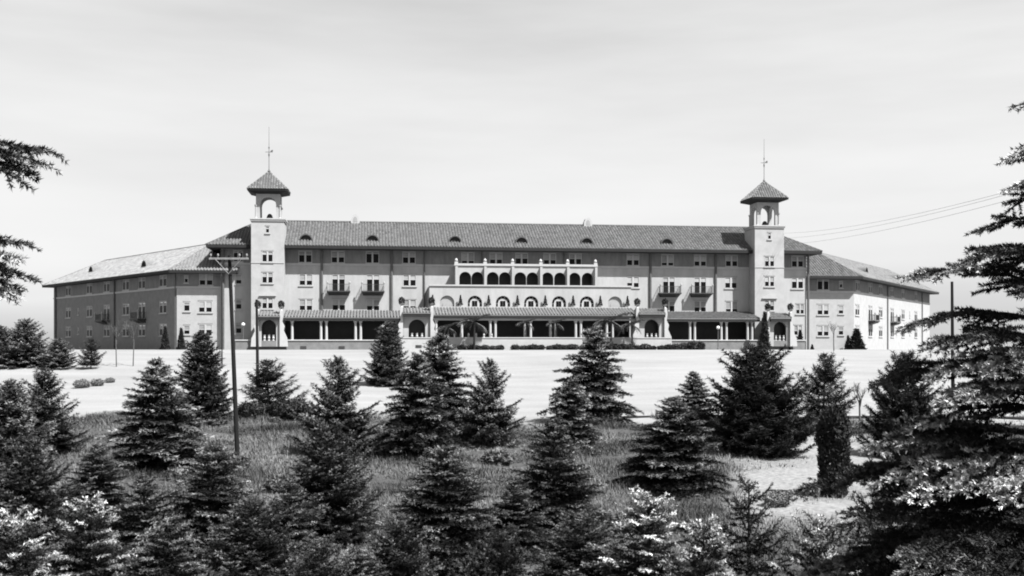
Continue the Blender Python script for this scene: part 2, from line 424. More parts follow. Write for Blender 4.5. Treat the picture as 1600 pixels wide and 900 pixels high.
# --- roofs
def hip_roof(e0, e1, e2, e3, r0, r1, m, name, front_tiles, fascia=0.40):
    """e0,e1 front eave; e2,e3 back; r0 (over e0/e3), r1 (over e1/e2)"""
    q = MB()
    q.quad(e0, e1, r1, r0); q.quad(e2, e3, r0, r1); q.tri(e3, e0, r0); q.tri(e1, e2, r1)
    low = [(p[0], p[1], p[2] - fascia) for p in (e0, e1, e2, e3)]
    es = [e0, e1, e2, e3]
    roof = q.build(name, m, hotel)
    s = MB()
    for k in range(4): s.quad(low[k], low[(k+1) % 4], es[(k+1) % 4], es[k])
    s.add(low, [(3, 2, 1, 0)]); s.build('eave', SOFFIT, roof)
    return roof
ov = 1.75; zr = 17.65
e = [(SL-ov, -ov, ZE), (SR+ov, -ov, ZE), (SR+ov, 14+ov, ZE), (SL-ov, 14+ov, ZE)]
half = 7 + ov
mr0 = (SL - ov + half * .72, 7, zr); mr1 = (SR + ov - half * .72, 7, zr)
main_roof = hip_roof(*e, mr0, mr1, TILE, 'roof', None)
tile_slope(e[0], e[1], mr0, mr1, main_roof, TILE, seed=1)
tile_slope(e[3], e[0], mr0, mr0, main_roof, TILE, seed=2); tile_slope(e[1], e[2], mr1, mr1, main_roof, TILE, seed=3)
q = MB(); q.tube(mr0, mr1, .17, n=8)
for a_, b_ in ((e[0], mr0), (e[1], mr1)): q.tube(a_, b_, .13, n=6)
q.build('ridge_cap', TILE, main_roof)

def wing(A, w, Lw, front_end, m, seed, sgn, fm_):
    """A outer front corner, w direction of the long wall; front wall runs to front_end (s)"""
    wid = 13.0; mm = Vector((w.y, -w.x)) if sgn < 0 else Vector((-w.y, w.x))      # inward
    if mm.y < 0: mm = -mm
    zE = 9.9; o = 1.5; tanp = math.tan(R(28))
    u = Vector((-sgn * 1.0, 0.0)) * -1 if False else Vector((1.0 if sgn < 0 else -1.0, 0.0))
    far1 = A + w * Lw; far2 = far1 + mm * wid
    bis = (u + w).normalized(); si = abs(u.x * bis.y - u.y * bis.x)
    Ae = A - bis * (o / si); R1 = Ae + bis * ((wid / 2 + o) / si)
    f1e = far1 + w * o - mm * o; f2e = far2 + w * o + mm * o
    R2 = A + mm * (wid / 2) + w * (Lw + o - (wid / 2 + o))
    zR = zE + (wid / 2 + o) * tanp
    Be = Vector((front_end + u.x * 2.2, Ae.y))                 # front eave runs on into the main block
    in0 = R1 + mm * (wid / 2 + o)                          # inner eave (hidden)
    P = lambda v, z: (v.x, v.y, z)
    q = MB()
    q.quad(P(f1e, zE), P(Ae, zE), P(R1, zR), P(R2, zR)); q.tri(P(f2e, zE), P(f1e, zE), P(R2, zR))
    # front hip face up to the ridge line running on
    Rin = Vector((Be.x + u.x * 3, R1.y)); qf = MB(); qf.quad(P(Ae, zE), P(Be, zE), P(Rin, zR), P(R1, zR))
    q.quad(P(in0, zE), P(f2e, zE), P(R2, zR), P(R1, zR))
    roof = q.build('roof', m, hotel); qf.build('front_slope', fm_, roof)
    s = MB(); lo = zE - .36
    loop = [f1e, Ae, Be, in0, f2e] if sgn < 0 else [f1e, Ae, Be, in0, f2e]
    s.add([P(v, lo) for v in loop], [(0, 1, 2, 3, 4)])
    for a_, b_ in ((f1e, Ae), (Ae, Be), (f2e, f1e), (in0, f2e)): s.quad(P(a_, lo), P(b_, lo), P(b_, zE), P(a_, zE))
    s.build('eave', SOFFIT, roof)
    tile_slope(P(f1e, zE), P(Ae, zE), P(R2, zR), P(R1, zR), roof, m, seed=seed, rad=.07)
    tile_slope(P(f2e, zE), P(f1e, zE), P(R2, zR), P(R2, zR), roof, m, seed=seed + 1)
    tile_slope(P(Ae, zE), P(Be, zE), P(R1, zR), P(Rin, zR), roof, fm_, seed=seed + 2) if sgn < 0 else tile_slope(P(Be, zE), P(Ae, zE), P(Rin, zR), P(R1, zR), roof, fm_, seed=seed + 2)
    c = MB(); c.tube(P(R1, zR), P(R2, zR), .16, n=7); c.tube(P(Ae, zE), P(R1, zR), .13, n=6); c.tube(P(f1e, zE), P(R2, zR), .13, n=6)
    c.build('ridge_cap', m, roof)
    return roof, far1, far2, Ae, f1e, R1, R2, zE, zR
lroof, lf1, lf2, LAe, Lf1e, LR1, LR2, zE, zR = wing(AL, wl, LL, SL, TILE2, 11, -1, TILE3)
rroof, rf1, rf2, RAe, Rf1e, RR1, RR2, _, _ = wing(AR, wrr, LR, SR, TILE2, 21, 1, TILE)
ZW = 7.65; WT, WM, WB = 8.72, 4.95, 1.75
def wing_walls(side, La, far1, far2, front, fa0, fa1, top, mid, doors, bot, small, ftop, fmid, fbot, smat):
    hf = [window(side, side.a(p), WT, 'wide%d' % (int(p) % 3)) for p in top]
    hw = [window(side, side.a(p), WM, 'wide%d' % (int(p) % 3)) for p in mid] + [window(side, side.a(p), WM - .35, 'wdoor0') for p in doors]
    hw += [window(side, side.a(p), WB, 'wide%d' % (int(p + 1) % 3)) for p in bot] + [window(side, side.a(p), z, 'slit0') for p in small for z in (WM + .1, WB + .1)]
    q = MB(); wall_holes(q, side, 0, La, ZB, ZW, hw)
    p3 = far2; q.quad((far1.x, far1.y, ZB), (p3.x, p3.y, ZB), (p3.x, p3.y, 10.4), (far1.x, far1.y, 10.4))
    gf = [window(front, front.a(p), WT, k) for p, k in ftop]; gw = []
    for p, k in fmid: gw.append(window(front, front.a(p), WM, k))
    for p, k in fbot: gw.append(window(front, front.a(p), WB, k))
    q.build('wall', smat, hotel); q = MB(); wall_holes(q, front, fa0, fa1, ZB, ZW, gw); q.build('wall', BRICK, hotel)
    q = MB(); wall_holes(q, side, 0, La, ZW + .004, 10.3, hf); wall_holes(q, front, fa0, fa1, ZW + .004, 10.3, gf); q.build('frieze', FRIEZE, hotel)
    q = MB()
    for f, a0, a1 in ((side, 0, La), (front, fa0, fa1)):
        c = [f.loc(a0, 0, 0), f.loc(a1, 0, 0), f.loc(a1, .09, 0), f.loc(a0, .09, 0)]
        q.hexa([(v.x, v.y, ZW - .15) for v in c], [(v.x, v.y, ZW + .12) for v in c])
    q.build('string_course', TRIM, hotel)
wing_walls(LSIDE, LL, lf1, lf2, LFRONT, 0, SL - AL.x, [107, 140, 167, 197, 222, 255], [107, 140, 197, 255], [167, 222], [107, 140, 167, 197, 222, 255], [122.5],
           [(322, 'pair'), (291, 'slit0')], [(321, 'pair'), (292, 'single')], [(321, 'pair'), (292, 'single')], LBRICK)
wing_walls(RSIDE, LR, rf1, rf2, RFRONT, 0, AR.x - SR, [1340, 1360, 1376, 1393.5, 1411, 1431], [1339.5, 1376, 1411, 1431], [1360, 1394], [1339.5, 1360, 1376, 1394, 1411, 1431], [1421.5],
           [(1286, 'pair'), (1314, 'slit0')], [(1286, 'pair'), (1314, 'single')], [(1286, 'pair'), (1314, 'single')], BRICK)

# --- dormers on the slopes
def plane_hit(px, py, p0, p1, p2):
    p0, p1, p2 = Vector(p0), Vector(p1), Vector(p2); nn = (p1 - p0).cross(p2 - p0); c = Vector((cs, cd, 0)); r = ray(px, py)
    return c + r * ((p0 - c).dot(nn) / r.dot(nn))
dw, dh = 1.9, 0.95
def half_ell(w, h, k=12): return [(w/2 * math.cos(math.pi * i / k), h * math.sin(math.pi * i / k)) for i in range(k + 1)]
hood = MB(); po = half_ell(dw, dh); pi_ = half_ell(dw - .3, dh - .16)
nn_ = len(po)
for y0, y1 in ((-.15, 2.6),):
    hood.add([(x, y0, z) for x, z in po] + [(x, y1, z) for x, z in po], [(i, i + 1, i + 1 + nn_, i + nn_) for i in range(nn_ - 1)])
    hood.add([(x, y0, z) for x, z in po] + [(x, y0, z) for x, z in pi_], [(i, i + nn_, i + 1 + nn_, i + 1) for i in range(nn_ - 1)])
    hood.add([(x, y0, z) for x, z in pi_] + [(x, .2, z) for x, z in pi_], [(i, i + nn_, i + 1 + nn_, i + 1) for i in range(nn_ - 1)])
hood_me = hood.mesh('dormer', TILE)
lou = MB(); lou.prism(pi_, .1, .16); lou_me = lou.mesh('louvre', DARK)
slat = MB(); 
for k in range(4): 
    hw_ = (dw - .3) / 2 * math.sqrt(max(0, 1 - ((.12 + k * .17) / (dh - .16)) ** 2)); slat.box(-hw_, hw_, .02, .1, .12 + k * .17, .15 + k * .17)
slat_me = slat.mesh('louvre_blade', IRON)
def dormer(roof, p, rz, m=None):
    o = link('dormer', hood_me if m is None else m, roof, p, rz); link('louvre', lou_me, o); return o
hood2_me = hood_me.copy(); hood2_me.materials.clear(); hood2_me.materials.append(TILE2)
for p, y in ((478, 376), (582, 377), (711, 378.5), (815, 380), (917, 381), (1042, 382)):
    d = dormer(main_roof, plane_hit(p, y, e[0], e[1], mr1), 0)
V3 = lambda v, z: (v.x, v.y, z)
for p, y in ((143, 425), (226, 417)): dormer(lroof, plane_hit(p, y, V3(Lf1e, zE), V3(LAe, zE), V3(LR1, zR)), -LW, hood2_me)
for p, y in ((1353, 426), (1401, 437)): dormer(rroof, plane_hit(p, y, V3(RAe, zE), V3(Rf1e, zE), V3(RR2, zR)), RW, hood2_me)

# --- ridge vents: small white arched stubs
for p in (555, 918):
    f = Face((0, 7), 0); a = f.a(p); v = MB()
    po_ = [(-.65, -.5), (.65, -.5), (.62, .3), (.4, .8), (0, 1.05), (-.4, .8), (-.62, .3)]
    v.prism(po_, -.45, .45); c = v.build('chimney', WHITE, main_roof, (a, 7, zr + .1))
    v = MB(); v.prism([(x * .5, z * .5 + .15) for x, z in po_], -.47, -.455); v.build('flue_opening', SHUT, c)

# --- downspouts
def spout(f, px, z0, z1, out=.12, r=.12):
    v = MB(); a = f.a(px); v.tube(f.loc(a, out, z0), f.loc(a, out, z1), r, n=6); v.build('downspout', PIPE, hotel)
for p in (503, 612, 1016, 1118): spout(MAIN, p, 4.0, 13.2, .14, .17)
for p in (663, 753, 881): spout(MAIN, p, 8.5 if p != 663 else 4, 13.2, .14, .10)
spout(MAIN, 349, ZB, 13.2, .2, .17); spout(MAIN, 1262, ZB, 13.2, .2, .17)
for p in (88, 180): spout(LSIDE, p, ZB, 9.8, .14, .15)
spout(LSIDE, 275, ZB, 9.8, .12, .08)
for p in (1386, 1440): spout(RSIDE, p, ZB, 9.8, .14, .10)

# --- balconies
def balcony(f, px, z, w=3.1, dep=1.15):
    a = f.a(px); s = MB()
    # bowed slab on a tapering corbel
    s.hexa([(-w/2+.15, -dep+.15, -.28), (w/2-.15, -dep+.15, -.28), (w/2-.15, -.02, -.55), (-w/2+.15, -.02, -.55)],
           [(-w/2, -dep, -.1), (w/2, -dep, -.1), (w/2, -.02, -.1), (-w/2, -.02, -.1)])
    s.box(-w/2 - .05, w/2 + .05, -dep - .05, -.02, -.096, .05)
    o = s.build('balcony', IRON, hotel, f.loc(a, 0, z), f.rz)
    rl = MB(); h = 1.0
    for x0, x1, y0, y1 in ((-w/2, w/2, -dep, -dep + .05), (-w/2, -w/2 + .05, -dep + .06, -.03), (w/2 - .05, w/2, -dep + .06, -.03)):
        rl.box(x0, x1, y0, y1, h - .05, h); rl.box(x0, x1, y0, y1, .12, .16)
    rl.build('handrail', IRON, o)
    b_ = MB(); b_.box(-.016, .016, -.016, .016, .165, h - .055); bm = b_.mesh('baluster', IRON)
    for k in range(17): link('baluster', bm, o, (-w/2 + .08 + k * (w - .16) / 16, -dep + .025, 0))
    for x in (-w/2 + .025, w/2 - .025):
        for k in range(5): link('baluster', bm, o, (x, -dep + .2 + k * .2, 0))
    for x in (-w/2 + .02, w/2 - .02):
        pz = MB(); pz.lathe([(.09, .06), (.09, 1.05), (.14, 1.1), (.13, 1.25), (.03, 1.42)], (x, -dep + .02, 0), 6); pz.build('newel', SHUT, o)
for p in (529.5, 583): balcony(MAIN, p, 7.15)
for p in (1045, 1094): balcony(MAIN, p, 7.15)
for p in (166, 222): balcony(LSIDE, p, 3.4, 3.0, 1.25)
for p in (1360, 1394): balcony(RSIDE, p, 3.4, 2.9, 1.1)

# --- arch panels
def arch_panel(mb, f, a0, a1, z0, z1, ac, hw, zs, depth, out=0.0, flat=1.0, k=10):
    """front sheet a0..a1, z0..z1 with an arched opening (half width hw, springing zs), reveals going in by depth"""
    pts = [(ac - hw, z0), (ac - hw, zs)] + [(ac - hw * math.cos(math.pi * i / k), zs + hw * flat * math.sin(math.pi * i / k)) for i in range(1, k)] + [(ac + hw, zs), (ac + hw, z0)]
    P = lambda a, z, d=0: f.loc(a, out - d, z)
    mb.quad(P(a0, z0), P(ac - hw, z0), P(ac - hw, zs), P(a0, zs)); mb.quad(P(ac + hw, z0), P(a1, z0), P(a1, zs), P(ac + hw, zs))
    arc = pts[1:-1]
    for i in range(len(arc) - 1):
        (xa, za), (xb, zb) = arc[i], arc[i+1]
        ta = a0 + (a1 - a0) * i / (len(arc) - 1); tb = a0 + (a1 - a0) * (i + 1) / (len(arc) - 1)
        mb.quad(P(xa, za), P(xb, zb), P(tb, z1), P(ta, z1))
    mb.tri(P(a0, zs), P(ac - hw, zs), P(a0, z1)); mb.tri(P(ac + hw, zs), P(a1, zs), P(a1, z1))
    for i in range(len(pts) - 1):
        (xa, za), (xb, zb) = pts[i], pts[i+1]
        mb.quad(P(xa, za), P(xa, za, depth), P(xb, zb, depth), P(xb, zb))

# --- towers
def tower(px0, px1):
    d0 = -2.5; f = Face((0, d0), 0); a0 = f.a(px0); a1 = f.a(px1); wd = 4.4
    c = (a0 + a1) / 2; a0, a1 = c - wd/2, c + wd/2
    f = Face((a0, d0), 0); d1 = d0 + wd
    hs = [window(f, wd/2, 15.45, 'slit0'), window(f, wd/2, 11.75, 'tpair'), window(f, wd/2, 8.85, 'tpair'), window(f, wd/2, 5.35, 'tpair')]
    q = MB(); wall_holes(q, f, 0, wd, ZB, 16.6, hs)
    q.quad((a0, d1, ZB), (a0, d0, ZB), (a0, d0, 16.6), (a0, d1, 16.6)); q.quad((a1, d0, ZB), (a1, d1, ZB), (a1, d1, 16.6), (a1, d0, 16.6))
    q.quad((a1, d1, ZB), (a0, d1, ZB), (a0, d1, 16.6), (a1, d1, 16.6))
    tw = q.build('tower_wall', TOWERS, hotel)
    q = MB(); q.box(a0 - .12, a1 + .12, d0 - .12, d1 + .12, 16.6, 16.82); q.box(a0 - .2, a1 + .2, d0 - .2, d1 + .2, 16.824, 17.0); q.build('cornice', TRIM, tw)
    q = MB(); q.box(a0 - .03, a1 + .03, d0 - .06, d0 - .002, ZS - .1, ZS + .02); q.build('string_course', TRIM, tw)
    # pediment hood over the lowest window
    q = MB(); q.prism([(c - 1.15, 6.35), (c + 1.15, 6.35), (c + 1.15, 6.45), (c, 7.05), (c - 1.15, 6.45)], d0 - .2, d0 - .002); q.build('window_pediment', TRIM, tw)
    # belfry
    bwid = 3.25; x0, x1 = c - bwid/2, c + bwid/2; y0, y1 = (d0 + d1)/2 - bwid/2, (d0 + d1)/2 + bwid/2; cy = (y0 + y1)/2
    q = MB(); zb, zt = 17.0, 20.55; hw = 1.1; zs = 18.9
    for f2 in (Face((x0, y0), 0), Face((x1, y0), R(90)), Face((x1, y1), R(180)), Face((x0, y1), R(270))):
        arch_panel(q, f2, 0, bwid, zb, zt, bwid/2, hw, zs, .5)
        # inner skin
        arch_panel(q, f2, .5, bwid - .5, zb, zt, bwid/2, hw, zs, .001, out=-.5)
    q.quad((x0, y0, zt), (x1, y0, zt), (x1, y1, zt), (x0, y1, zt))
    bf = q.build('belfry', TOWERS, tw)
    for xx in (x0, x1):
        for yy in (y0, y1):
            q = MB(); q.lathe([(.2, 0), (.2, .12), (.11, .2), (.10, 1.6), (.17, 1.72), (.2, 1.9)], (xx, yy, 17.0), 8); q.build('column', TOWERS, tw)
    q = MB(); q.lathe([(.62, 0), (.6, .12), (.42, .35), (.34, .62), (.2, .8), (.05, .86)], (c + .1, cy, 17.0), 12); q.build('bell', IRON, tw)
    # roof
    ew = 2.7; q = MB()
    lo = [(x0 - .02, y0 - .02, 20.4), (x1 + .02, y0 - .02, 20.4), (x1 + .02, y1 + .02, 20.4), (x0 - .02, y1 + .02, 20.4)]
    mi = [(c - ew, cy - ew, 20.75), (c + ew, cy - ew, 20.75), (c + ew, cy + ew, 20.75), (c - ew, cy + ew, 20.75)]
    hi = [(p[0], p[1], 20.98) for p in mi]
    q.add(lo + mi + hi, [(3,2,1,0)] + [(k, (k+1) % 4, (k+1) % 4 + 4, k + 4) for k in range(4)] + [(k + 4, (k+1) % 4 + 4, (k+1) % 4 + 8, k + 8) for k in range(4)])
    ap = (c, cy, 23.75)
    ev = q.build('tower_eave', SOFFIT, tw)
    q = MB(); hi2 = [(c - ew - .06, cy - ew - .06, 20.984), (c + ew + .06, cy - ew - .06, 20.984), (c + ew + .06, cy + ew + .06, 20.984), (c - ew - .06, cy + ew + .06, 20.984)]
    for k in range(4): q.tri(hi2[k], hi2[(k+1) % 4], ap)
    q.add(hi2, [(3, 2, 1, 0)])
    rf = q.build('tower_roof', TILE, hotel)
    for k in range(4): tile_slope(hi2[k], hi2[(k+1) % 4], ap, ap, rf, TILE, pitch=.36, course=.36, seed=40 + k, rad=.09)
    q = MB(); q.lathe([(.16, -.15), (.2, .05), (.08, .2), (.045, .4), (.04, 2.0), (.09, 2.2), (.1, 2.4), (.04, 2.6), (.035, 3.1), (.1, 3.3), (.03, 3.5), (.02, 6.2)], ap, 6); q.build('finial_mast', PIPE, rf)
    q = MB(); q.box(c - .5, c + .5, cy - .02, cy + .02, 26.4, 26.47); q.prism([(c + .15, 26.47), (c + .5, 26.47), (c + .55, 26.75), (c + .3, 26.7)], cy - .02, cy + .02); q.build('weather_vane', PIPE, rf)
    return a0, a1
TL = tower(393, 443); TR = tower(1178.5, 1226)

# --- arcade tier (third level) and lunette tier (second level) in the centre
DA, DB, DC = -2.5, -5.0, -9.0
fa = Face((0, DA), 0); fb = Face((0, DB), 0); fc = Face((0, DC), 0)
za0 = 7.75; za1 = 10.75
q = MB(); cents = [727, 746, 770, 789, 813, 832, 855.5, 875, 898, 918]
ac = [fa.a(p) for p in cents]; edges = [fa.a(711.5)] + [(ac[i] + ac[i+1]) / 2 for i in range(9)] + [fa.a(932)]
for i in range(10): arch_panel(q, fa, edges[i], edges[i+1], za0, za1, ac[i], .84, 9.06, .35)
q.quad((edges[0], 0, za0), (edges[0], DA, za0), (edges[0], DA, za1), (edges[0], 0, za1)); q.quad((edges[-1], DA, za0), (edges[-1], 0, za0), (edges[-1], 0, za1), (edges[-1], DA, za1))
q.quad((edges[0], DA, za1), (edges[-1], DA, za1), (edges[-1], 0, za1), (edges[0], 0, za1))
arc_ = q.build('arcade_wall', STUCCO, hotel)
q = MB(); q.box(edges[0] - .15, edges[-1] + .15, DA - .15, DA + .3, za1 + .004, za1 + .3); q.build('cornice', TRIM, arc_)
q = MB(); q.box(edges[0] + .3, edges[-1] - .3, -.3, -.22, za0, za1 - .3); q.build('loggia_shade_back', DARK, arc_)
for p in (713, 758, 801, 845, 887, 930.5):
    s = fa.a(p); q = MB(); q.box(s - .17, s + .17, DA - .55, DA - .004, za0, za1 - .12); q.build('pilaster', STUCCO, arc_)
    q = MB(); q.box(s - .24, s + .24, DA - .12, DA + .3, za1 + .304, za1 + .55); q.lathe([(.12, .55), (.22, .7), (.22, .82), (.1, .98), (.04, 1.05)], (s, DA + .1, za1), 8); q.build('finial', WHITE, arc_)
# second tier
zb0, zb1 = 4.9, 7.75
b0, b1 = fb.a(671), fb.a(986)
lc = [698.6, 742, 786, 830, 873.5, 917, 961]
la = [fb.a(p) for p in lc]; ed = [b0] + [(la[i] + la[i+1]) / 2 for i in range(6)] + [b1]
q = MB()
for i in range(7): arch_panel(q, fb, ed[i], ed[i+1], zb0, zb1, la[i], 1.0, 5.45, .3, k=14)
q.quad((b0, 0, zb0 - 1), (b0, DB, zb0 - 1), (b0, DB, zb1), (b0, 0, zb1)); q.quad((b1, DB, zb0 - 1), (b1, 0, zb0 - 1), (b1, 0, zb1), (b1, DB, zb1))
q.quad((b0, DB, zb1 - .25), (b1, DB, zb1 - .25), (b1, 0, zb1 - .25), (b0, 0, zb1 - .25))
lun = q.build('lunette_wall', STUCCO, hotel)
q = MB(); q.box(b0 - .12, b1 + .12, DB - .14, DB + .25, zb1 + .003, zb1 + .2); q.build('parapet_coping', TRIM, lun)
for i, a in enumerate(la):
    closed = i in (0, 6)
    w = MB(); w.prism([(-1.0, zb0)] + [(-1.0 * math.cos(math.pi * k / 14), 5.45 + math.sin(math.pi * k / 14)) for k in range(15)] + [(1.0, zb0)], .22, .28)
    o = w.build('arched_window', SHUT if closed else WHITE, lun, (a, DB, 0))
    if closed:
        w = MB(); w.box(-.6, .6, .16, .215, zb0, 5.35); w.build('shutter', SHUT, o)
        continue
    for k in range(5):                                # fan of dark panes round a pale inner arch
        t0 = math.pi * (k + .08) / 5; t1 = math.pi * (k + .92) / 5; w = MB()
        pl = [(-.94 * math.cos(t0 + (t1 - t0) * j / 3), 5.45 + .94 * math.sin(t0 + (t1 - t0) * j / 3)) for j in range(4)] + [(-.66 * math.cos(t1 - (t1 - t0) * j / 3), 5.45 + .66 * math.sin(t1 - (t1 - t0) * j / 3)) for j in range(4)]
        w.prism(pl, .17, .215); w.build('fan_pane', GLASS, o)
    for x0, x1 in ((-.92, -.7), (.7, .92), (-.36, -.03), (.03, .36)):
        w = MB(); w.box(x0, x1, .17, .215, zb0 + .1, 5.38 if abs(x0) > .5 and abs(x1) > .5 else 5.75); w.build('pane', GLASS, o)
# ledge for the potted cones, then the tiled roof of the central loggia
q = MB(); q.box(b0, b1, DB - .95, DB - .004, zb0 - .9, zb0); q.build('ledge', TRIM, hotel)
def lean_roof(s0, s1, dback, zback, dfront, zfront, name='loggia_roof', m=TILE3, seed=60):
    q = MB(); th = .14
    q.hexa([(s0, dfront, zfront - th), (s1, dfront, zfront - th), (s1, dback, zback - th), (s0, dback, zback - th)], [(s0, dfront, zfront), (s1, dfront, zfront), (s1, dback, zback), (s0, dback, zback)])
    o = q.build(name, m, hotel); tile_slope((s0, dfront, zfront), (s1, dfront, zfront), (s0, dback, zback), (s1, dback, zback), o, m, seed=seed)
    q = MB(); q.box(s0, s1, dfront + .02, dfront + .3, zfront - .42, zfront - th - .01); q.build('gutter', SOFFIT, o)
    return o
fc0, fc1 = fc.a(676), fc.a(994)
lean_roof(fc0, fc1, DB - .96, zb0 - .15, DC - .55, 3.72)
q = MB(); q.box(fc0, fc1, DC - .2, DC + .25, 2.95, 3.25); q.build('beam', WHITE, hotel)
q = MB(); q.box(fc0, fc1, DB - .06, DB + .1, .25, zb0 - .9); q.build('loggia_shade_back', DARK, hotel)  # dark sheet with the loggia's shade in its colour
FLOOR = 0.22
cl = MB(); cl.lathe([(.26, 0), (.26, .12), (.19, .2), (.16, 2.4), (.18, 2.46), (.27, 2.6), (.27, 2.71)], n=10); col_me = cl.mesh('column', WHITE)
def column(f, px): link('column', col_me, hotel, f.loc(f.a(px), 0, FLOOR + .01))
for p in (681.5, 721.5, 766, 774, 820, 829, 860, 868, 899.5, 907.5, 948, 957, 989): column(fc, p)
# side loggias
DS = -4.3; fs = Face((0, DS), 0)
pav = []
def side_loggia(p0, p1, cols, seed):
    s0, s1 = p0, p1
    lean_roof(s0, s1, -.06, 4.45, DS - .55, 3.42, seed=seed)
    q = MB(); q.box(s0, s1, DS - .2, DS + .22, 2.95, 3.12); q.build('beam', WHITE, hotel)
    q = MB(); q.box(s0, s1, -.16, -.06, .25, 3.6); q.build('loggia_shade_back', DARK, hotel)
    for p in cols: column(fs, p)
side_loggia(TL[1] + .05, fs.a(627), (456.5, 501.5, 510, 555.5, 563.5, 604, 612), 61)
side_loggia(fs.a(1040), TR[0] - .05, (1078, 1085.5, 1127, 1135, 1168, 1175), 62)

# --- entrance pavilions
def pavilion(p0, p1, df, db, ztop, floor, po0, po1, zsp, seed):
    f = Face((0, df), 0); s0, s1 = f.a(p0), f.a(p1); c = (f.a(po0) + f.a(po1)) / 2; hw = (f.a(po1) - f.a(po0)) / 2
    q = MB(); arch_panel(q, f, s0, s1, floor - .8, ztop, c, hw, zsp, .5)
    q.quad((s0, db, floor - .8), (s0, df, floor - .8), (s0, df, ztop), (s0, db, ztop)); q.quad((s1, df, floor - .8), (s1, db, floor - .8), (s1, db, ztop), (s1, df, ztop))
    o = q.build('pavilion_wall', STUCCO, hotel)
    q = MB(); q.box(c - hw - .4, c + hw + .4, df + 1.2, df + 1.25, floor - .8, ztop); q.build('doorway', DARK, o)
    zr_ = ztop + .9
    q = MB(); q.box(s0 - .05, s1 + .05, df - .75, df - .1, ztop - .34, ztop + .02); q.build('pavilion_eave', SOFFIT, o)
    r = MB(); r.hexa([(s0 - .1, df - .8, ztop + .024), (s1 + .1, df - .8, ztop + .024), (s1 + .1, db, ztop + .024), (s0 - .1, db, ztop + .024)],
                     [(s0 - .1, df - .8, ztop + .2), (s1 + .1, df - .8, ztop + .2), (s1 + .1, df + 1.6, zr_), (s0 - .1, df + 1.6, zr_)])
    ro = r.build('pavilion_roof', TILE3, hotel)
    tile_slope((s0 - .1, df - .8, ztop + .2), (s1 + .1, df - .8, ztop + .2), (s0 - .1, df + 1.6, zr_), (s1 + .1, df + 1.6, zr_), ro, TILE3, seed=seed)
    for sg, sx in ((-1, s0), (1, s1)):                 # battered scroll buttresses
        pl = [(0, floor - .8), (sg * 1.05, floor - .8), (sg * .95, floor + .3), (sg * .5, floor + 1.3), (sg * .62, floor + 1.9), (sg * .3, floor + 2.5), (sg * .42, ztop), (sg * .36, ztop + .95), (0, ztop + .95)]
        if sg < 0: pl = pl[::-1]
        b_ = MB(); b_.prism([(sx + sg * .03 + x, z) for x, z in pl], df - .35, df + .45); b_.build('buttress', WHITE, o)
    bal = MB(); bal.lathe([(.16, 0), (.16, .06), (.09, .12), (.17, .35), (.1, .62), (.15, .7), (.15, .76)], n=8); bm = bal.mesh('baluster', WHITE)
    for k in range(3): link('baluster', bm, o, (c - hw * .6 + k * hw * .6, df + .2, floor))
    st = MB(); st.box(s0 + .02, s1 - .02, df - .0 + .02, db, floor - .8, floor - .02); st.build('pavilion_floor', PLINTH, o)
    return s0, s1, df, zr_
PV = [pavilion(405, 437, -5.6, -2.6, 3.35, FLOOR + .02, 408.5, 431.5, 2.05, 71),
      pavilion(630, 672, -9.6, -5.0, 3.75, FLOOR + .25, 638.5, 664.5, 1.95, 72),
      pavilion(998, 1037, -9.6, -5.0, 3.75, FLOOR + .25, 1007, 1030, 2.1, 73),
      pavilion(1202, 1233, -5.6, -2.6, 3.3, FLOOR + .02, 1209, 1229, 2.0, 74)]

# --- plinth and terrace
q = MB(); f = Face((0, -5.0), 0); s0, s1 = TL[1] - 6.2, TR[1] + 2.2
q.box(s0, s1, -4.95, -.02, ZB, FLOOR - .005); pl_ = q.build('plinth', PLINTH, hotel)
q = MB(); q.box(s0 - .1, s1 + .1, -5.05, -4.75, FLOOR, FLOOR + .16); q.build('coping', TRIM, pl_)
q = MB(); q.box(fc.a(628), fc.a(1041), -11.0, -4.96, ZB, FLOOR - .012); pc = q.build('terrace', PLINTH, hotel)
q = MB(); q.box(fc.a(628) - .05, fc.a(1041) + .05, -11.25, -11.01, ZB, .55); q.build('terrace_wall', TRIM, pc)
q = MB(); q.box(fc.a(628) - .1, fc.a(1041) + .1, -11.32, -10.95, .553, .68); q.build('coping', WHITE, pc)
bal = MB(); bal.lathe([(.15, 0), (.15, .05), (.08, .1), (.15, .28), (.08, .5), (.14, .56)], n=8); bm = bal.mesh('finial', WHITE)
fd = Face((0, -11.1), 0)
for p in (690, 700, 710, 720, 732, 744, 756, 768): link('finial', bm, pc, (fd.a(p), -11.13, .684))
fp = Face((0, -4.96), 0)
for p in (474, 534): 
    q = MB(); s = fp.a(p); q.box(s - .4, s + .4, -5.0, -4.96, -.85, -.5); q.build('basement_vent', IRON, pl_)
q = MB(); s = fd.a(654); q.box(s - .4, s + .4, -11.29, -11.26, -.7, -.35); q.build('basement_vent', IRON, pc)
# low ramp wall on the right
def hw_(p): return hotel.matrix_world
HM = Matrix.Translation(O) @ Matrix.Rotation(YAW, 4, 'Z')
def HWD(s, d, z): return HM @ Vector((s, d, z))
HOTEL_HW = HWD

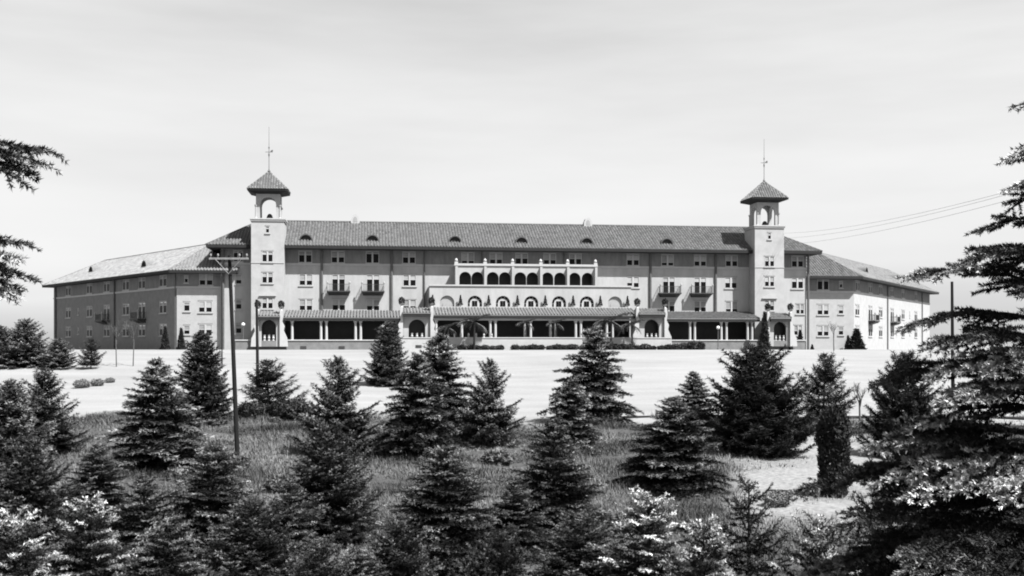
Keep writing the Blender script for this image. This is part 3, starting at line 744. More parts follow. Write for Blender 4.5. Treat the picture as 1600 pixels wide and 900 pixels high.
# ------------------------------------------------------------------ vegetation generators
def needles(rng, P0, P1, tipf, dens, ln, wd, lean=0.75, up=0.25, tiplen=0.15):
    """needle triangles round the segments P0-P1; tipf = how pale new growth and painted sun make the tip at P1"""
    P0 = np.asarray(P0, float); P1 = np.asarray(P1, float); D = P1 - P0; Ls = np.linalg.norm(D, axis=1)
    k = np.maximum(3, np.round(Ls * dens)).astype(int); I = np.repeat(np.arange(len(P0)), k); N = len(I)
    t = rng.random(N); ax = D[I] / np.maximum(Ls[I], 1e-6)[:, None]
    rd = rng.normal(size=(N, 3)); rd[:, 2] += up; rd -= ax * (rd * ax).sum(1)[:, None]; rd /= np.linalg.norm(rd, axis=1)[:, None] + 1e-9
    b_ = P0[I] + D[I] * t[:, None]
    dirn = ax * lean + rd; dirn /= np.linalg.norm(dirn, axis=1)[:, None]
    l_ = ln * rng.uniform(.7, 1.2, N)
    sd = np.cross(dirn, rng.normal(size=(N, 3))); sd /= np.linalg.norm(sd, axis=1)[:, None] + 1e-9
    w_ = wd * rng.uniform(.7, 1.3, N)
    V = np.stack([b_ + sd * w_[:, None] / 2, b_ - sd * w_[:, None] / 2, b_ + dirn * l_[:, None]], 1).reshape(-1, 3)
    dist = (1 - t) * Ls[I]
    tn = np.asarray(tipf)[I] * np.clip(1.15 - dist / tiplen, 0, 1) * rng.uniform(.5, 1.0, N) + .02 * rng.random(N)
    return V, np.repeat(np.clip(tn, 0, 1), 3)

def conifer(seed, h, Rb, spacing, nb, ln, wd, dens, bl_sp, tip=0.8, sub=False, prof=0.8, e_top=0.9, e_bot=-0.1, sag=.12, tiplen=.15, mat_=None, low=0.03, jit=.18, gap=0.0, extra=(), blf=.45, cut=None, elj=.1):
    rng = np.random.default_rng(seed); r = random.Random(seed)
    S0 = []; S1 = []; TF = []; limb = MB()
    trunk_r = 0.012 * h + .03
    limb.tube((0, 0, -.25), (0, 0, h * .55), trunk_r, trunk_r * .55, 7); limb.tube((0, 0, h * .55), (0, 0, h * .98), trunk_r * .55, .012, 6)
    boughs = []
    z = low * h + .05
    while z < h * .985:
        f = z / h
        Lb = Rb * (1 - f) ** prof * (0.75 + .25 * min(1, f / .12))
        k = max(4, int(nb * (0.55 + .45 * (1 - f)))); ph = r.random() * 6.28
        for i in range(k):
            if r.random() < gap: continue
            az = ph + 6.283 * i / k + r.uniform(-.25, .25)
            boughs.append((z + r.uniform(-.33, .33) * spacing, az, max(.10, Lb * r.uniform(1 - jit * 1.4, 1 + jit)), e_bot + (e_top - e_bot) * f ** 1.2 + r.uniform(-elj, elj)))
        z += spacing * (0.7 + .5 * (1 - f)) 
    boughs += list(extra)
    for zb_, az, Lb, el, *hot in boughs:
        bb = min(1.3, .15 + 1.5 * r.random() ** 1.4); t0_ = .4
        if hot: bb = hot[0]; t0_ = .1
        if cut and not cut(zb_, az): continue
        dx, dy = math.cos(az), math.sin(az)
        npt = max(3, int(Lb / bl_sp)); 
        ts = np.linspace(0, 1, npt + 1)
        hgt = math.tan(el) * ts * Lb - sag * Lb * np.sin(ts * math.pi) + sag * .8 * Lb * ts ** 3
        wob = r.uniform(-.12, .12) * Lb * ts ** 2
        P = np.stack([dx * ts * Lb - dy * wob, dy * ts * Lb + dx * wob, zb_ + hgt], 1)
        for j in range(0, npt, max(1, npt // 3)):
            j2 = min(npt, j + max(1, npt // 3)); q0 = .006 + .012 * Lb * (1 - ts[j]); q1 = .005 + .012 * Lb * (1 - ts[j2]); limb.tube(P[j], P[j2], q0, q1, 4, False)
        st = 1 if Lb < .5 else int(npt * .22)
        for j in range(st, npt): S0.append(P[j]); S1.append(P[j+1]); TF.append(tip * bb if j >= npt - 2 else .0)
        # side branchlets, both sides, flat sprays
        for j in range(st, npt + 1):
            t_ = ts[j]; a0 = P[j]; axd = (P[min(j+1, npt)] - P[max(j-1, 0)]); axd /= np.linalg.norm(axd) + 1e-9
            sdv = np.array([-dy, dx, 0.0])
            for sgn in (-1, 1):
                lb = (blf * Lb * (1 - t_) ** .75 + .07 + .03 * Lb) * r.uniform(.7, 1.2)
                an = r.uniform(.7, 1.05); v = axd * math.cos(an) + sdv * sgn * math.sin(an) + np.array([0, 0, r.uniform(-.38, .16)])
                b1_ = a0 + v * lb; b1_[2] -= .06 * lb
                S0.append(a0); S1.append(b1_); TF.append(tip * bb * r.uniform(.4, 1) * min(1, max(0.04, (t_ - t0_) / .4)) ** 1.5)  # outer sprays paler: new growth plus sunlit bough ends put into tone
                if sub:
                    nsb = int(lb / sub)
                    for m_ in range(1, nsb):
                        c0 = a0 + (b1_ - a0) * (m_ / nsb); ls = (.38 * lb * (1 - m_ / nsb) + .05) * r.uniform(.7, 1.2)
                        for s2 in (-1, 1):
                            an2 = r.uniform(.6, 1.0); pv = np.cross(v, [0, 0, 1.0]); pv /= np.linalg.norm(pv) + 1e-9
                            w2 = v * math.cos(an2) + pv * s2 * math.sin(an2) + np.array([0, 0, r.uniform(-.15, .15)])
                            S0.append(c0); S1.append(c0 + w2 * ls); TF.append(tip * bb * r.uniform(.3, 1) * min(1, max(0.03, (t_ * .75 + .25 * m_ / nsb - t0_ - .05) / .4)) ** 1.5)
    S0.append(np.array([0, 0, h * .93])); S1.append(np.array([0, 0, h])); TF.append(tip)
    V, tn = needles(rng, S0, S1, TF, dens, ln, wd, tiplen=tiplen)
    crown = mesh_np('crown', V, np.arange(len(V)).reshape(-1, 3), mat_ or NEED, tn)
    tm = limb.mesh('trunk', BARK)
    return tm, crown, float(V[:, 2].max()), 2 * float(np.percentile(np.hypot(V[:, 0], V[:, 1]), 98.5))

VAR = {}
def variant(name, *a, **k): VAR[name] = conifer(*a, **k)
# mid-distance spruces
variant('mid_a', 1, 5.4, 1.95, .36, 13, .15, .042, 54, .14, tip=1.0, prof=.8, sag=-.08, tiplen=.2)
variant('mid_b', 2, 5.4, 2.1, .36, 13, .15, .042, 54, .15, tip=.8, prof=.64, e_bot=-.2, jit=.26, sag=.14, tiplen=.2)
variant('mid_c', 3, 5.4, 1.5, .32, 13, .15, .042, 56, .13, tip=.4, prof=.58, jit=.16)
variant('mid_d', 4, 5.4, 2.2, .39, 14, .15, .042, 58, .14, tip=1.0, prof=.82, e_bot=-.12, jit=.26, sag=-.10, tiplen=.22)
variant('mid_e', 14, 5.4, 2.05, .36, 13, .15, .042, 56, .14, tip=.9, prof=.72, e_bot=.05, jit=.34, sag=.10, gap=.08, tiplen=.2)
variant('fir', 5, 5.6, 2.5, .40, 13, .2, .042, 50, .16, tip=.55, prof=.5, e_top=.7, e_bot=.15, jit=.22, mat_=NEEDP)
variant('pine', 6, 4.2, 1.8, .38, 9, .26, .038, 44, .2, tip=.7, prof=.62, e_top=.8, e_bot=.25, jit=.3, gap=.12, low=.14, mat_=NEEDP)
# nearer spruces
variant('near_a', 7, 4.2, 1.85, .33, 14, .07, .020, 130, .12, sub=.14, tip=1.0, prof=.74, tiplen=.15, sag=-.08)
variant('near_b', 8, 4.2, 1.9, .33, 14, .07, .021, 125, .12, sub=.15, tip=.6, prof=.64, tiplen=.13, e_bot=-.15, jit=.26, sag=.13)
variant('near_c', 12, 4.2, 1.8, .33, 13, .07, .021, 130, .12, sub=.14, tip=.8, prof=.8, tiplen=.15, e_bot=.0, jit=.32, sag=-.05, gap=.06)
variant('near_s', 9, 4.2, 1.9, .33, 13, .06, .020, 130, .12, sub=.14, tip=1.35, prof=.7, tiplen=.24, mat_=NEEDS, e_bot=-.05, jit=.26, sag=-.06)
variant('leader', 10, 4.6, 1.9, .36, 11, .06, .020, 130, .12, sub=.14, tip=.6, prof=.85, tiplen=.1, e_bot=.0, e_top=.75, jit=.3)

def tree(name, px, topy, Y, wpx, var, label, basey=None, cat='tree', rot=None, group=None, lean=0.0):
    if Y is None: Y = ground_y(px, basey)
    x = W(px, Y); gz = float(G(x, Y)); h = ZP(topy, Y) - gz
    tm, cm, h0, w0 = VAR[var]
    o = empty(name, (x, Y, gz), label=label, category=cat)
    if group: o['group'] = group
    o.rotation_euler = (R(math.sin(px * 7.1) * 2.2), R(math.cos(px * 3.7) * 2.2), (px * 1.618) % 6.283 if rot is None else rot)
    sx = (1.13 + .07 * math.sin(px * 5.3)) * wpx / F * Y / w0; sz = h / h0; o.scale = (sx, sx, sz)
    link('trunk', tm, o); link('crown', cm, o)
    return o
GS = 'spruces planted on the slope'
SPR = [
 (605, 499, None, 62, 'mid_c', 'dark lone spruce standing on the pale lawn before the entrance pavilion', 602),
 (318, 514, 78, 82, 'mid_c', 'tall dense dark spruce with a narrow tip left of the utility pole', None),
 (246, 556, 52, 150, 'mid_a', 'broad spruce with layered boughs left of the tall dense one', None),
 (527, 553, 57, 128, 'mid_e', 'rounded bushy spruce below the left loggia', None),
 (683, 517, 66, 130, 'mid_a', 'tall dark spruce rising in front of the pavilion, rear of the central cluster', None),
 (655, 548, 57, 125, 'mid_d', 'spruce with pale bough edges at the left front of the central cluster', None),
 (760, 557, 62, 96, 'mid_e', 'small pointed spruce at the right end of the central cluster', None),
 (925, 506, 76, 118, 'mid_d', 'tall spruce with open shelving boughs on the lawn edge right of centre', None),
 (893, 588, 61, 84, 'mid_a', 'short spruce tucked at the left foot of the tall shelving one', None),
 (1086, 578, 64, 92, 'mid_a', 'pointed spruce rising behind the broad one right of centre', None),
 (1053, 616, 46, 150, 'mid_d', 'broad spruce with pale tips right of centre, front of a pair', None),
 (70, 572, 58, 125, 'mid_e', 'loose spruce standing before the pale lawn near the left edge', None),
 (12, 588, 52, 120, 'mid_b', 'dark spruce cut by the left edge of the picture, middle height', None),
 (42, 495, 121, 78, 'mid_b', 'far spruce at the left end of the lawn, tallest of that clump', None),
 (2, 506, 120, 64, 'mid_b', 'far spruce of the lawn clump, cut by the left edge', None),
 (92, 527, 119, 56, 'mid_b', 'far dark spruce right of the tallest in the left lawn clump', None),
]
for p, ty, Y, w_, v, lab, by in SPR: tree('spruce_tree', p, ty, Y, w_, v, lab, by, group=GS)
NEAR = [
 (512, 652, 35, 168, 'near_b', 'dark near spruce below the rounded bushy one'),
 (868, 645, 36, 160, 'near_c', 'dark near spruce below the short one right of centre'),
 (690, 690, 30.5, 190, 'near_a', 'near spruce with many pale twig tips at bottom centre'),
 (800, 742, 34, 120, 'near_c', 'low spruce just right of the pale-tipped one at bottom centre'),
 (335, 688, 31, 180, 'near_a', 'near spruce right below the foot of the utility pole'),
 (450, 742, 30, 150, 'near_c', 'dark low spruce between two near ones, lower left of centre'),
 (230, 735, 30, 170, 'near_c', 'near spruce below the broad layered one at lower left'),
 (40, 680, 30, 230, 'near_b', 'wide near spruce at the lower left edge'),
 (145, 765, 23, 200, 'near_s', 'silvery tipped spruce at the bottom left corner, right of the edge'),
 (18, 790, 19, 240, 'near_s', 'silvery tipped spruce nearest the bottom left corner'),
 (560, 850, 24, 130, 'near_a', 'small spruce top poking up at the bottom edge left of centre'),
 (1005, 758, 22, 240, 'near_s', 'silvery spruce with bright tips at the bottom right of centre'),
 (1170, 742, 20, 260, 'leader', 'dark spruce with a thin leader before the pale clearing'),
 (1285, 792, 18, 230, 'near_s', 'pale speckled low spruce below the dark column tree'),
 (905, 795, 27, 190, 'near_b', 'low dark spruce at the bottom edge between pale ones'),
 (620, 800, 25, 170, 'near_b', 'dark spruce top left of the pale-tipped one at bottom centre'),
 (775, 815, 22, 190, 'near_b', 'dark spruce at the bottom edge right of the pale-tipped one'),
 (395, 770, 26, 200, 'near_b', 'dark wide spruce at the bottom edge below the utility pole'),
 (270, 800, 22, 220, 'near_a', 'spruce with fine pale tips at the bottom edge, left of the dark wide one'),
 (1100, 800, 19, 220, 'near_s', 'silvery spruce at the bottom edge between the bright one and the thin leader'),
 (505, 835, 22, 190, 'near_b', 'dark spruce at the bottom edge left of the small top'),
 (1395, 745, 19, 260, 'near_b', 'dark near spruce below the big right tree boughs'),
 (150, 690, 36, 120, 'near_a', 'slim spruce between the wide left one and the layered one'),
 (1425, 640, 27, 200, 'near_b', 'dark spruce filling the gap left of the big right-hand tree'),
]
for p, ty, Y, w_, v, lab in NEAR: tree('spruce_tree', p, ty, Y, w_, v, lab, group=GS)
tree('fir_tree', 1188, 532, 58, 165, 'fir', 'wide bushy conifer before the right tower, darkest of the right group')
tree('pine_tree', 420, 556, 82, 92, 'pine', 'small loose pine on the lawn edge right of the utility pole')
tree('pine_tree', 1286, 545, 74, 96, 'pine', 'loose pine with open upturned branches behind the dark column tree')
tree('pine_tree', 1412, 543, 58, 120, 'fir', 'bushy conifer behind the big right tree, before the right wing')
tree('pine_tree', 142, 526, 118, 40, 'pine', 'small far pine before the dark left wing')

# ---- big near tree on the right: long separate boughs with fat needled twigs
HOT = [(zz_, math.pi + az_, ll_, -.08, 1.5) for zz_, az_, ll_ in ((5.95, .15, 1.9), (5.9, .4, 2.0), (5.95, .7, 1.8), (5.85, .95, 1.6), (5.05, .35, 1.9), (5.0, .6, 1.9), (5.1, .85, 1.7), (6.9, .3, 1.5), (6.95, .6, 1.3))]  # extra boughs whose sunlit tops are put into a brighter tip tone
def big_tree(seed, px, Y, topz, Rb, label, extra=(), cut=None, nb=11, spacing=.45, tip=.9, gap=.05, prof=.7, e_top=.05, e_bot=-.2, sag=-.07, blf=.36, dens=250):
    x = W(px, Y); gz = float(G(x, Y)); h = topz - gz
    tm, cm, _, _ = conifer(seed, h, Rb, spacing, nb, .042, .0135, dens, .10, tip=tip, sub=.10, prof=prof, e_top=e_top, e_bot=e_bot, sag=sag, tiplen=.14, mat_=NEEDS, jit=.2, gap=gap, extra=extra, cut=cut, blf=blf, elj=.2)
    o = empty('spruce_tree', (x, Y, gz), label=label, category='tree'); link('trunk', tm, o); link('crown', cm, o); return o
big_tree(31, 1660, 11.0, 2.5, 4.0, 'big near spruce reaching in from the right edge with silvery tips and painted sunlit boughs', extra=HOT, cut=lambda z, a: (math.cos(a) < .15 or z > 7.5) and z > 3.6)
# ---- tree beyond the left edge whose boughs reach into the picture
Yl = 8.0; gl = float(G(W(-170, Yl), Yl))
ex = []
for px_, py_, el, az in ((82, 238, .12, 0), (62, 252, .05, .12), (36, 284, -.22, -.1), (30, 262, .0, .2), (30, 378, .2, .05), (38, 405, .05, -.08), (34, 432, -.05, .1), (22, 462, -.2, 0), (10, 445, 0, .2)):
    L_ = W(px_, Yl) - W(-170, Yl); zt = ZP(py_, Yl) - gl
    ex.append((zt - math.tan(el) * L_ + .07 * .8 * L_, az, L_, el))
big_tree(32, -170, Yl, 2.6, .85, 'near spruce beyond the left edge with boughs reaching in', extra=ex, nb=5, spacing=.5, prof=.3, blf=.36, tip=.5, cut=lambda z, a: abs(math.sin(a)) < .75 or z < 3)

# ---- dense clipped / columnar evergreens from small leaf faces
def leafy(seed, n_, shape, leaf, m, tipv=.6, flat=0.0):
    rng = np.random.default_rng(seed); P = shape(rng, n_)
    d = rng.normal(size=(n_, 3)); d[:, 2] += flat; d /= np.linalg.norm(d, axis=1)[:, None]
    s = np.cross(d, rng.normal(size=(n_, 3))); s /= np.linalg.norm(s, axis=1)[:, None]
    l_ = leaf * rng.uniform(.6, 1.3, n_)[:, None]
    V = np.stack([P - s * l_ * .3, P + s * l_ * .3, P + d * l_], 1).reshape(-1, 3)
    return mesh_np('foliage', V, np.arange(3 * n_).reshape(-1, 3), m, np.repeat(rng.random(n_) ** 2 * tipv, 3))
def sh_cone(h, r, p=1.0, lump=.12):
    def f(rng, n_):
        z = rng.random(n_) ** 1.35; a = rng.random(n_) * 6.283; k = np.sqrt(rng.uniform(.35, 1, n_))
        rr = r * (1 - z) ** p * k * (1 + lump * np.sin(a * 3 + z * 9) + lump * np.sin(a * 5 - z * 17))
        return np.stack([rr * np.cos(a), rr * np.sin(a), z * h], 1)
    return f
def sh_col(h, r):
    def f(rng, n_):
        z = rng.random(n_); a = rng.random(n_) * 6.283; k = np.sqrt(rng.uniform(.45, 1, n_))
        prof = np.clip(.82 + .3 * np.sin(z * 2.4 + .3), 0, 1.1) * np.clip((1 - z) / .13, 0, 1) ** .5
        rr = r * prof * k * (1 + .13 * np.sin(a * 3 + z * 8) + .1 * np.sin(a * 4 - z * 15))
        return np.stack([rr * np.cos(a), rr * np.sin(a), z * h], 1)
    return f
def sh_ball(r, sz=1.0, lump=.2):
    def f(rng, n_):
        d = rng.normal(size=(n_, 3)); d /= np.linalg.norm(d, axis=1)[:, None]; k = rng.uniform(.4, 1, n_) ** .4
        k *= 1 + lump * np.sin(d[:, 0] * 5 + 1) * np.sin(d[:, 1] * 6 + d[:, 2] * 4)
        P = d * k[:, None] * r; P[:, 2] = P[:, 2] * sz + r * sz * .8
        return P
    return f
def plant(name, me, loc, label, cat, stem_h, stem_r, group=None, scale=(1, 1, 1), rz=0.0, bark=BARK):
    o = empty(name, loc, rz, label=label, category=cat); o.scale = scale
    if group: o['group'] = group
    link('foliage', me, o); q = MB(); q.tube((0, 0, -.12), (0, 0, stem_h), stem_r, stem_r * .5, 6); q.build('stem', bark, o)
    return o
# arborvitae column in the foreground
Yc = 45; x = W(1303, Yc); gz = float(G(x, Yc)); hc = ZP(636, Yc) - gz
plant('arborvitae', leafy(51, 9000, sh_col(hc, .56), .16, CEDAR, .5, 1.2), (x, Yc, gz), 'dark dense columnar evergreen on the pale clearing at right', 'evergreen', hc * .8, .08)

def ground_near_hotel(px, d):
    f = Face((0, d), 0); s = f.a(px); p = HWD(s, d, 0); return p.x, p.y, float(G(p.x, p.y))
cone_me = leafy(52, 2600, sh_cone(1.0, .27, .8), .11, CEDAR, .5, .8)
def cone(px, d, hpx, wfac, label, grp='clipped cones along the hotel foot'):
    x, y, z = ground_near_hotel(px, d); h = hpx / F * y
    plant('conical_evergreen', cone_me, (x, y, z), label, 'evergreen', .7, .04, grp, (h * wfac, h * wfac, h), px)
cone(258, -2.5, 34, .75, 'dark conical evergreen before the shaded left wing, left of the corner')
cone(283, -1.6, 32, .75, 'dark conical evergreen before the sunlit end of the left wing')
cone(1250, -1.5, 30, .8, 'dark conical evergreen beside the right tower pavilion')
cone(1269, .5, 9, 1.3, 'tiny dark cone shrub by the right downspout')
cone(1325, .8, 22, .9, 'small dark cone at the corner of the right wing')
cone(1338, 0.6, 32, 1.5, 'fat dark clipped cone at the corner of the right wing')
cone(1195, -7.0, 55, .55, 'tall dark cone standing in for shade on the left side of the right pavilion')  # added cone where only the buttress side lies in shade

# potted cones on the ledge between the lunettes
pot = MB(); pot.lathe([(.13, 0), (.2, .3), (.22, .32)], n=8); pot_me = pot.mesh('pot', POT)
cone_s = leafy(53, 500, sh_cone(1.0, .26, .9, .05), .12, CEDAR, .4, .8)
fe = Face((0, DB - .5), 0)
POSN = ['first', 'second', 'third', 'fourth', 'fifth', 'sixth', 'seventh', 'eighth']
for i, p in enumerate((676, 719.5, 763.5, 808.5, 852, 895.5, 938, 980.5)):
    o = empty('potted_cone', HWD(fe.a(p), DB - .5, zb0 + .003), label=POSN[i] + ' potted dark cone from the left on the ledge between the arched windows', category='potted plant', group='potted cones on the arched-window ledge')
    link('pot', pot_me, o); link('foliage', cone_s, o, (0, 0, .25)).scale = (1.25, 1.25, 1.3)

# urn topiaries on the buttress tops
ball_me = leafy(54, 700, sh_ball(.42, 1.25), .16, LEAF, .5)
urn = MB(); urn.lathe([(.2, 0), (.12, .1), (.1, .16), (.26, .4), (.3, .5)], n=10); urn_me = urn.mesh('urn', POT)
names = ['left tower pavilion', 'left entrance pavilion', 'right entrance pavilion', 'right tower pavilion']
for i, (s0, s1, df, zt) in enumerate(PV):
    for sg, s, wd_ in ((-1, s0, 'left'), (1, s1, 'right')):
        o = empty('urn_topiary', HWD(s + sg * .2, df + .05, zt + .053), label='dark ball topiary in an urn on the %s buttress of the %s' % (wd_, names[i]), category='topiary', group='ball topiaries on the pavilion buttresses')
        link('urn', urn_me, o); link('foliage', ball_me, o, (0, 0, .38))

# low clipped shrubs along the terrace foot
lows = [leafy(55 + k, 1100, sh_ball(.55, .62), .17, LEAF, .55) for k in range(3)]
ff = Face((0, -12.0), 0); sr = random.Random(3); p = 722
while p < 1098:
    if not (790 < p < 800 or 1036 < p < 1042):
        s = ff.a(p); d = -12.0 + sr.uniform(-.15, .15); w_ = HWD(s, d, 0); sc = sr.uniform(.8, 1.25)
        plant('low_shrub', lows[sr.randrange(3)], (w_.x, w_.y, float(G(w_.x, w_.y))), 'low dark shrub in the planted row along the foot of the terrace', 'shrub', .4, .03, 'row of low shrubs along the terrace foot', (sc * 1.2, sc, sc * (1.5 if 1068 < p else 1.0)), p)
    p += sr.uniform(10.5, 14.5)
# dark shrubs behind the pine at the lawn edge, and pale bushes on the left lawn
big_sh = leafy(60, 2600, sh_ball(.9, .75), .2, LEAF, .45); pale_sh = leafy(61, 1500, sh_ball(.8, .7), .16, PALEAF, .8)
for p, by, sc, lab in ((392, 655, 1.0, 'dark low shrub left of the loose pine on the lawn edge'), (436, 653, .95, 'dark low shrub under the loose pine'), (466, 656, 1.15, 'dark low shrub right of the loose pine')):
    Y = ground_y(p, by); x = W(p, Y); plant('dark_shrub', big_sh, (x, Y, float(G(x, Y))), lab, 'shrub', .6, .05, 'shrubs on the lawn edge', (sc * 1.2, sc, sc), p)
for p, by, sc, lab in ((128, 606, .95, 'pale low bush on the left lawn, nearest the loose spruce'), (152, 603, .8, 'pale low bush on the left lawn, middle of three'), (172, 598, .6, 'smallest pale bush on the left lawn, farthest right')):
    Y = ground_y(p, by); x = W(p, Y); plant('pale_bush', pale_sh, (x, Y, float(G(x, Y))), lab, 'bush', .5, .04, 'pale bushes on the left lawn', (sc, sc, sc * .8), p)
for p, by, sc, lab in ((1300, 677, .8, 'pale bush left of the dark column tree by the path'), (1352, 672, .8, 'pale bush right of the dark column tree by the path'), (1370, 740, .7, 'pale bush on the clearing before the big right tree'), (1215, 790, .7, 'pale bush at the foot of the clearing'), (1140, 668, .7, 'pale bush by the path behind the broad spruce')):
    Y = ground_y(p, by); x = W(p, Y); plant('pale_bush', pale_sh, (x, Y, float(G(x, Y))), lab, 'bush', .5, .04, 'pale bushes near the path', (sc, sc, sc * .8), p)

scrub = [leafy(70 + k, 900, sh_ball(.6, .7, .35), .2, SCRUB, .9, .6) for k in range(4)]
sr = random.Random(12); k = 0
while k < 46:
    Y = sr.uniform(36, 80); x = sr.uniform(-.46, .3) * Y
    if rough_mask(x, Y) < .4 or dirt_mask(x, Y) > .3: continue
    sc = sr.uniform(.5, 1.15); k += 1
    plant('scrub_bush', scrub[k % 4], (x, Y, float(G(x, Y)) - .03), 'small loose grey scrub bush in the rough grass between the spruces', 'bush', .35, .025, 'scrub bushes scattered in the rough grass', (sc * sr.uniform(.9, 1.5), sc, sc * sr.uniform(.6, 1.0)), k)

# bare saplings
def sapling(px, topy, by, label, seed):
    Y = ground_y(px, by); x = W(px, Y); gz = float(G(x, Y)); h = ZP(topy, Y) - gz; r = random.Random(seed)
    o = empty('bare_sapling', (x, Y, gz), label=label, category='tree', group='bare saplings')
    q = MB(); q.tube((0, 0, -.1), (r.uniform(-.1, .1), 0, h * .55), .07, .05, 6); q.build('trunk', PALEBARK, o)
    c = MB()
    def br(p, d, l_, rr, n_):
        e_ = p + d * l_; c.tube(p, e_, rr, rr * .55, 4, False)
        if n_ == 0: return
        for _ in range(3): br(p + d * l_ * r.uniform(.55, 1), (d + Vector((r.uniform(-.7, .7), r.uniform(-.7, .7), r.uniform(0, .5)))).normalized(), l_ * r.uniform(.5, .75), rr * .55, n_ - 1)
    for _ in range(5): br(Vector((0, 0, h * r.uniform(.4, .56))), Vector((r.uniform(-.6, .6), r.uniform(-.6, .6), 1)).normalized(), h * .22, .035, 3)
    c.build('crown', PALEBARK, o)
sapling(182, 492, 573, 'thin bare sapling on the lawn before the left wing, left of two', 1)
sapling(208, 496, 572, 'thin bare sapling on the lawn before the left wing, right of two', 2)
sapling(1344, 590, 668, 'thin bare sapling by the path right of the dark column tree', 3)
sapling(1303, 500, 548, 'thin bare sapling against the front wall of the right wing', 4)

# palms on the terrace
def frond_mesh(L_, seed):
    """a frond that starts along +x and curves down under its weight"""
    r = np.random.default_rng(seed); V = []; Tn = []; n_ = 22
    f = lambda t: np.array([L_ * (t - .18 * t * t), 0, -L_ * .55 * t ** 2.2])
    for j in range(n_):
        t = .12 + .88 * j / (n_ - 1); c = f(t)
        for s in (-1, 1):
            ll = L_ * .42 * math.sin(math.pi * (.15 + .78 * t)) * r.uniform(.8, 1.1)
            V += [c - [.045, 0, 0], c + [.045, 0, 0], c + [ll * .6, s * ll * .75, -ll * .45]]; Tn += [.2 + .6 * r.random()] * 3
    for j in range(6):
        a, b_ = f(j / 6), f((j + 1) / 6); V += [a + [0, .035, 0], a - [0, .035, 0], b_]; Tn += [.4] * 3
    return mesh_np('frond', np.array(V, float), np.arange(len(V)).reshape(-1, 3), FROND, np.array(Tn))
fm = [frond_mesh(2.3, k) for k in range(3)]
def palm(px, d, crown_py, sc, label, pt=False, nf=16, base=None):
    f = Face((0, d), 0); s, zc = f.at(px, crown_py); w_ = HWD(s, d, 0); zb_ = float(G(w_.x, w_.y)) if base is None else base
    o = empty('palm_tree', (w_.x, w_.y, zb_), label=label, category='palm', group='palms before the central loggia'); r = random.Random(px)
    h = max(.7, zc - zb_)
    q = MB(); q.tube((0, 0, -.1 if base is None else .02), (0, 0, h), .16 * sc, .12 * sc, 8); q.build('trunk', BARK, o)
    if pt: link('pot', pot_me, o).scale = (1.6, 1.6, 1.6)
    for i in range(nf):
        k = link('frond', fm[i % 3], o, (0, 0, h), 0); k.rotation_euler = (0, R(-58 + 72 * ((i * .618) % 1)), 6.283 * i * .382); k.scale = (sc, sc, sc)
palm(741, -12.6, 503, 1.0, 'tall dark palm before the left part of the central loggia', nf=18)
palm(955, -12.6, 502, 1.05, 'tall dark palm before the right part of the central loggia', nf=18)
palm(988, -12.2, 508, .8, 'smaller palm right of the tall right-hand palm', nf=14)
palm(822, -10.3, 505, .62, 'round potted palm on the terrace near the middle columns, left of two', True, 15, FLOOR)
palm(869, -10.3, 505, .62, 'round potted palm on the terrace near the middle columns, right of two', True, 15, FLOOR)
palm(700, -12.4, 512, .7, 'small palm near the left entrance pavilion', nf=13)

# ------------------------------------------------------------------ poles, lamps, wires
def utility_pole(px_t, px_b, top, by, rad, label, arms=True, Y=None, alen=1.95, armpy=None):
    if Y is None: Y = ground_y(px_b, by)
    xb = W(px_b, Y); xt = W(px_t, Y); gz = float(G(xb, Y)); zt = ZP(top, Y)
    o = empty('utility_pole', (xb, Y, gz), label=label, category='pole', group='poles on the slope')
    q = MB(); q.tube((0, 0, -.4), (xt - xb, 0, zt - gz), rad, rad * .7, 10); q.build('post', POLE, o)
    if arms:
        h = zt - gz; zz = (ZP(armpy, Y) if armpy else zt - .35) - gz; xo = (xt - xb) * zz / h
        q = MB(); q.box(xo - alen/2, xo + alen/2, -rad - .12, -rad + .0, zz, zz + .10); q.build('crossarm', ARM, o)
        for sg in (-1, 1):
            q = MB(); q.tube((xo + sg * alen * .33, -rad - .14, zz), (xo - .01 * sg, -rad - .1, zz - .75), .022, n=5); q.build('brace', ARM, o)
        ins = MB(); ins.lathe([(.02, 0), (.02, .06), (.05, .08), (.055, .14), (.03, .2)], n=7); im = ins.mesh('insulator', ARM)
        for k in (-.92, -.55, .55, .92): link('insulator', im, o, (xo + k * alen / 2, -rad - .06, zz + .104))
    return o
utility_pole(358.5, 371.5, 399, 716, .125, 'dark utility pole with a pale crossarm, left of centre', True, None, 2.0, 406)
utility_pole(401, 403, 468, 612, .15, 'thin dark pole without crossarm beside the loose pine', False)
utility_pole(346.5, 347, 432, 576, .07, 'slender pale-topped pole left of the utility pole', False)
utility_pole(1487.5, 1489, 440, None, .17, 'dark pole top rising behind the big right tree', False, 100)
Yp = 66; pole_r = utility_pole(1752, 1752, 255, None, .17, 'utility pole with crossarm beyond the right edge', True, Yp, 2.0)
for k, (z_, off, nm) in enumerate(((15.9, -.9, 'upper'), (15.2, -.5, 'middle'), (14.3, .9, 'lower'))):
    a = HWD(TR[1] + .05, -2.3 + k * .5, z_); zz = ZP(255, Yp) - .35 + .3 - .0
    b_ = Vector((W(1752, Yp) + off * 1.0, Yp - .25, zz - (0 if k < 2 else .0)))
    q = MB(); pts = []
    for i in range(25):
        t_ = i / 24; pnt = a.lerp(b_, t_); pnt.z -= 4 * .9 * t_ * (1 - t_); pts.append(pnt)
    for i in range(24): q.tube(pts[i], pts[i+1], .014, n=4, cap=False)
    q.build('overhead_wire', WIRE, label=nm + ' of three thin wires running from the right tower to the right edge', category='wire', group='overhead wires')
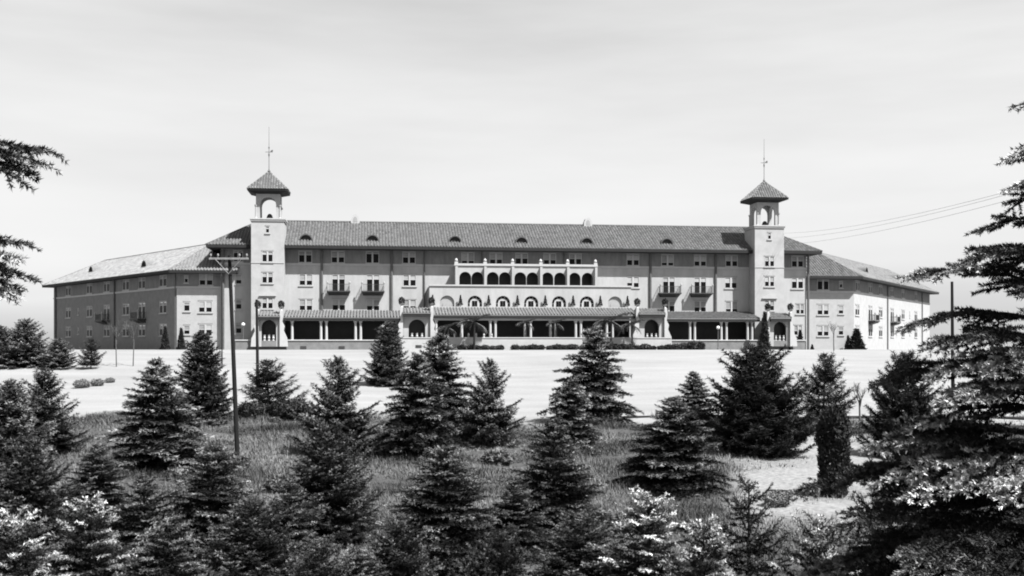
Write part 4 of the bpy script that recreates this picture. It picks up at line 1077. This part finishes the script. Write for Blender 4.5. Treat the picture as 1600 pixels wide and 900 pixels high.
def lamp(px, topy, d, base, label):
    f = Face((0, d), 0); s, zt = f.at(px, topy); w_ = HWD(s, d, 0); zb_ = float(G(w_.x, w_.y)) if base is None else base
    o = empty('lamp_post', (w_.x, w_.y, zb_), label=label, category='lamp', group='globe lamps before the hotel')
    q = MB(); q.lathe([(.14, -.05 if base is None else 0.01), (.12, .2), (.06, .3), (.05, zt - zb_ - .3), (.1, zt - zb_ - .22)], n=8); q.build('post', PIPE, o)
    q = MB(); q.lathe([(.08, -.24), (.2, -.15), (.26, 0), (.2, .15), (.06, .24)], (0, 0, zt - zb_), 12); q.build('globe', LAMPG, o)
lamp(1122, 512, -9.0, None, 'white globe lamp on a thin post before the right loggia')
lamp(380, 507, -4.6, None, 'white globe lamp left of the left tower in the shaded recess')
lamp(599, 510, -7.5, None, 'white globe lamp by the dark spruce before the left loggia')

# ------------------------------------------------------------------ rough grass: countless blades, one object
rng = np.random.default_rng(77)
N = 150000
Yg = 19 + 66 * rng.random(N) ** .8; Xg = (rng.random(N) * 2 - 1) * (Yg * .5 + 1)
keep = (rough_mask(Xg, Yg) > rng.random(N) * .9) & (dirt_mask(Xg, Yg) < .2 + .8 * (rng.random(N) ** 4))
clump = vnoise(Xg, Yg, 2.3, 7) + .5 * vnoise(Xg, Yg, .9, 8)
keep &= clump > -.85 + .6 * rng.random(N)
Xg, Yg, clump = Xg[keep], Yg[keep], clump[keep]
nb_ = 5; M = len(Xg)
X = np.repeat(Xg, nb_) + rng.normal(size=M * nb_) * .14; Y = np.repeat(Yg, nb_) + rng.normal(size=M * nb_) * .14
hgt = np.repeat((.13 + .26 * np.clip(clump + .3, 0, 1.2) ** 1.5) * rng.uniform(.5, 1.4, M), nb_) * rng.uniform(.6, 1.2, M * nb_)
a = rng.random(M * nb_) * 6.283; bend = hgt * rng.uniform(.1, 1.1, M * nb_); wd = rng.uniform(.010, .022, M * nb_) * np.clip(Y / 40, .7, 1.6)
Z = G(X, Y) - .02
b0 = np.stack([X + np.sin(a) * wd, Y - np.cos(a) * wd, Z], 1); b1 = np.stack([X - np.sin(a) * wd, Y + np.cos(a) * wd, Z], 1)
tp = np.stack([X + np.cos(a) * bend, Y + np.sin(a) * bend, Z + hgt], 1)
tn = np.repeat(np.clip(.36 + .55 * vnoise(Xg, Yg, 3.2, 9) + rng.normal(size=M) * .15, 0, 1), nb_)
V = np.stack([b0, b1, tp], 1).reshape(-1, 3)
link('rough_grass', mesh_np('rough_grass', V, np.arange(len(V)).reshape(-1, 3), GRASS, np.repeat(tn, 3)), label='rough tufted grass between the trees on the slope', category='grass', kind='stuff')
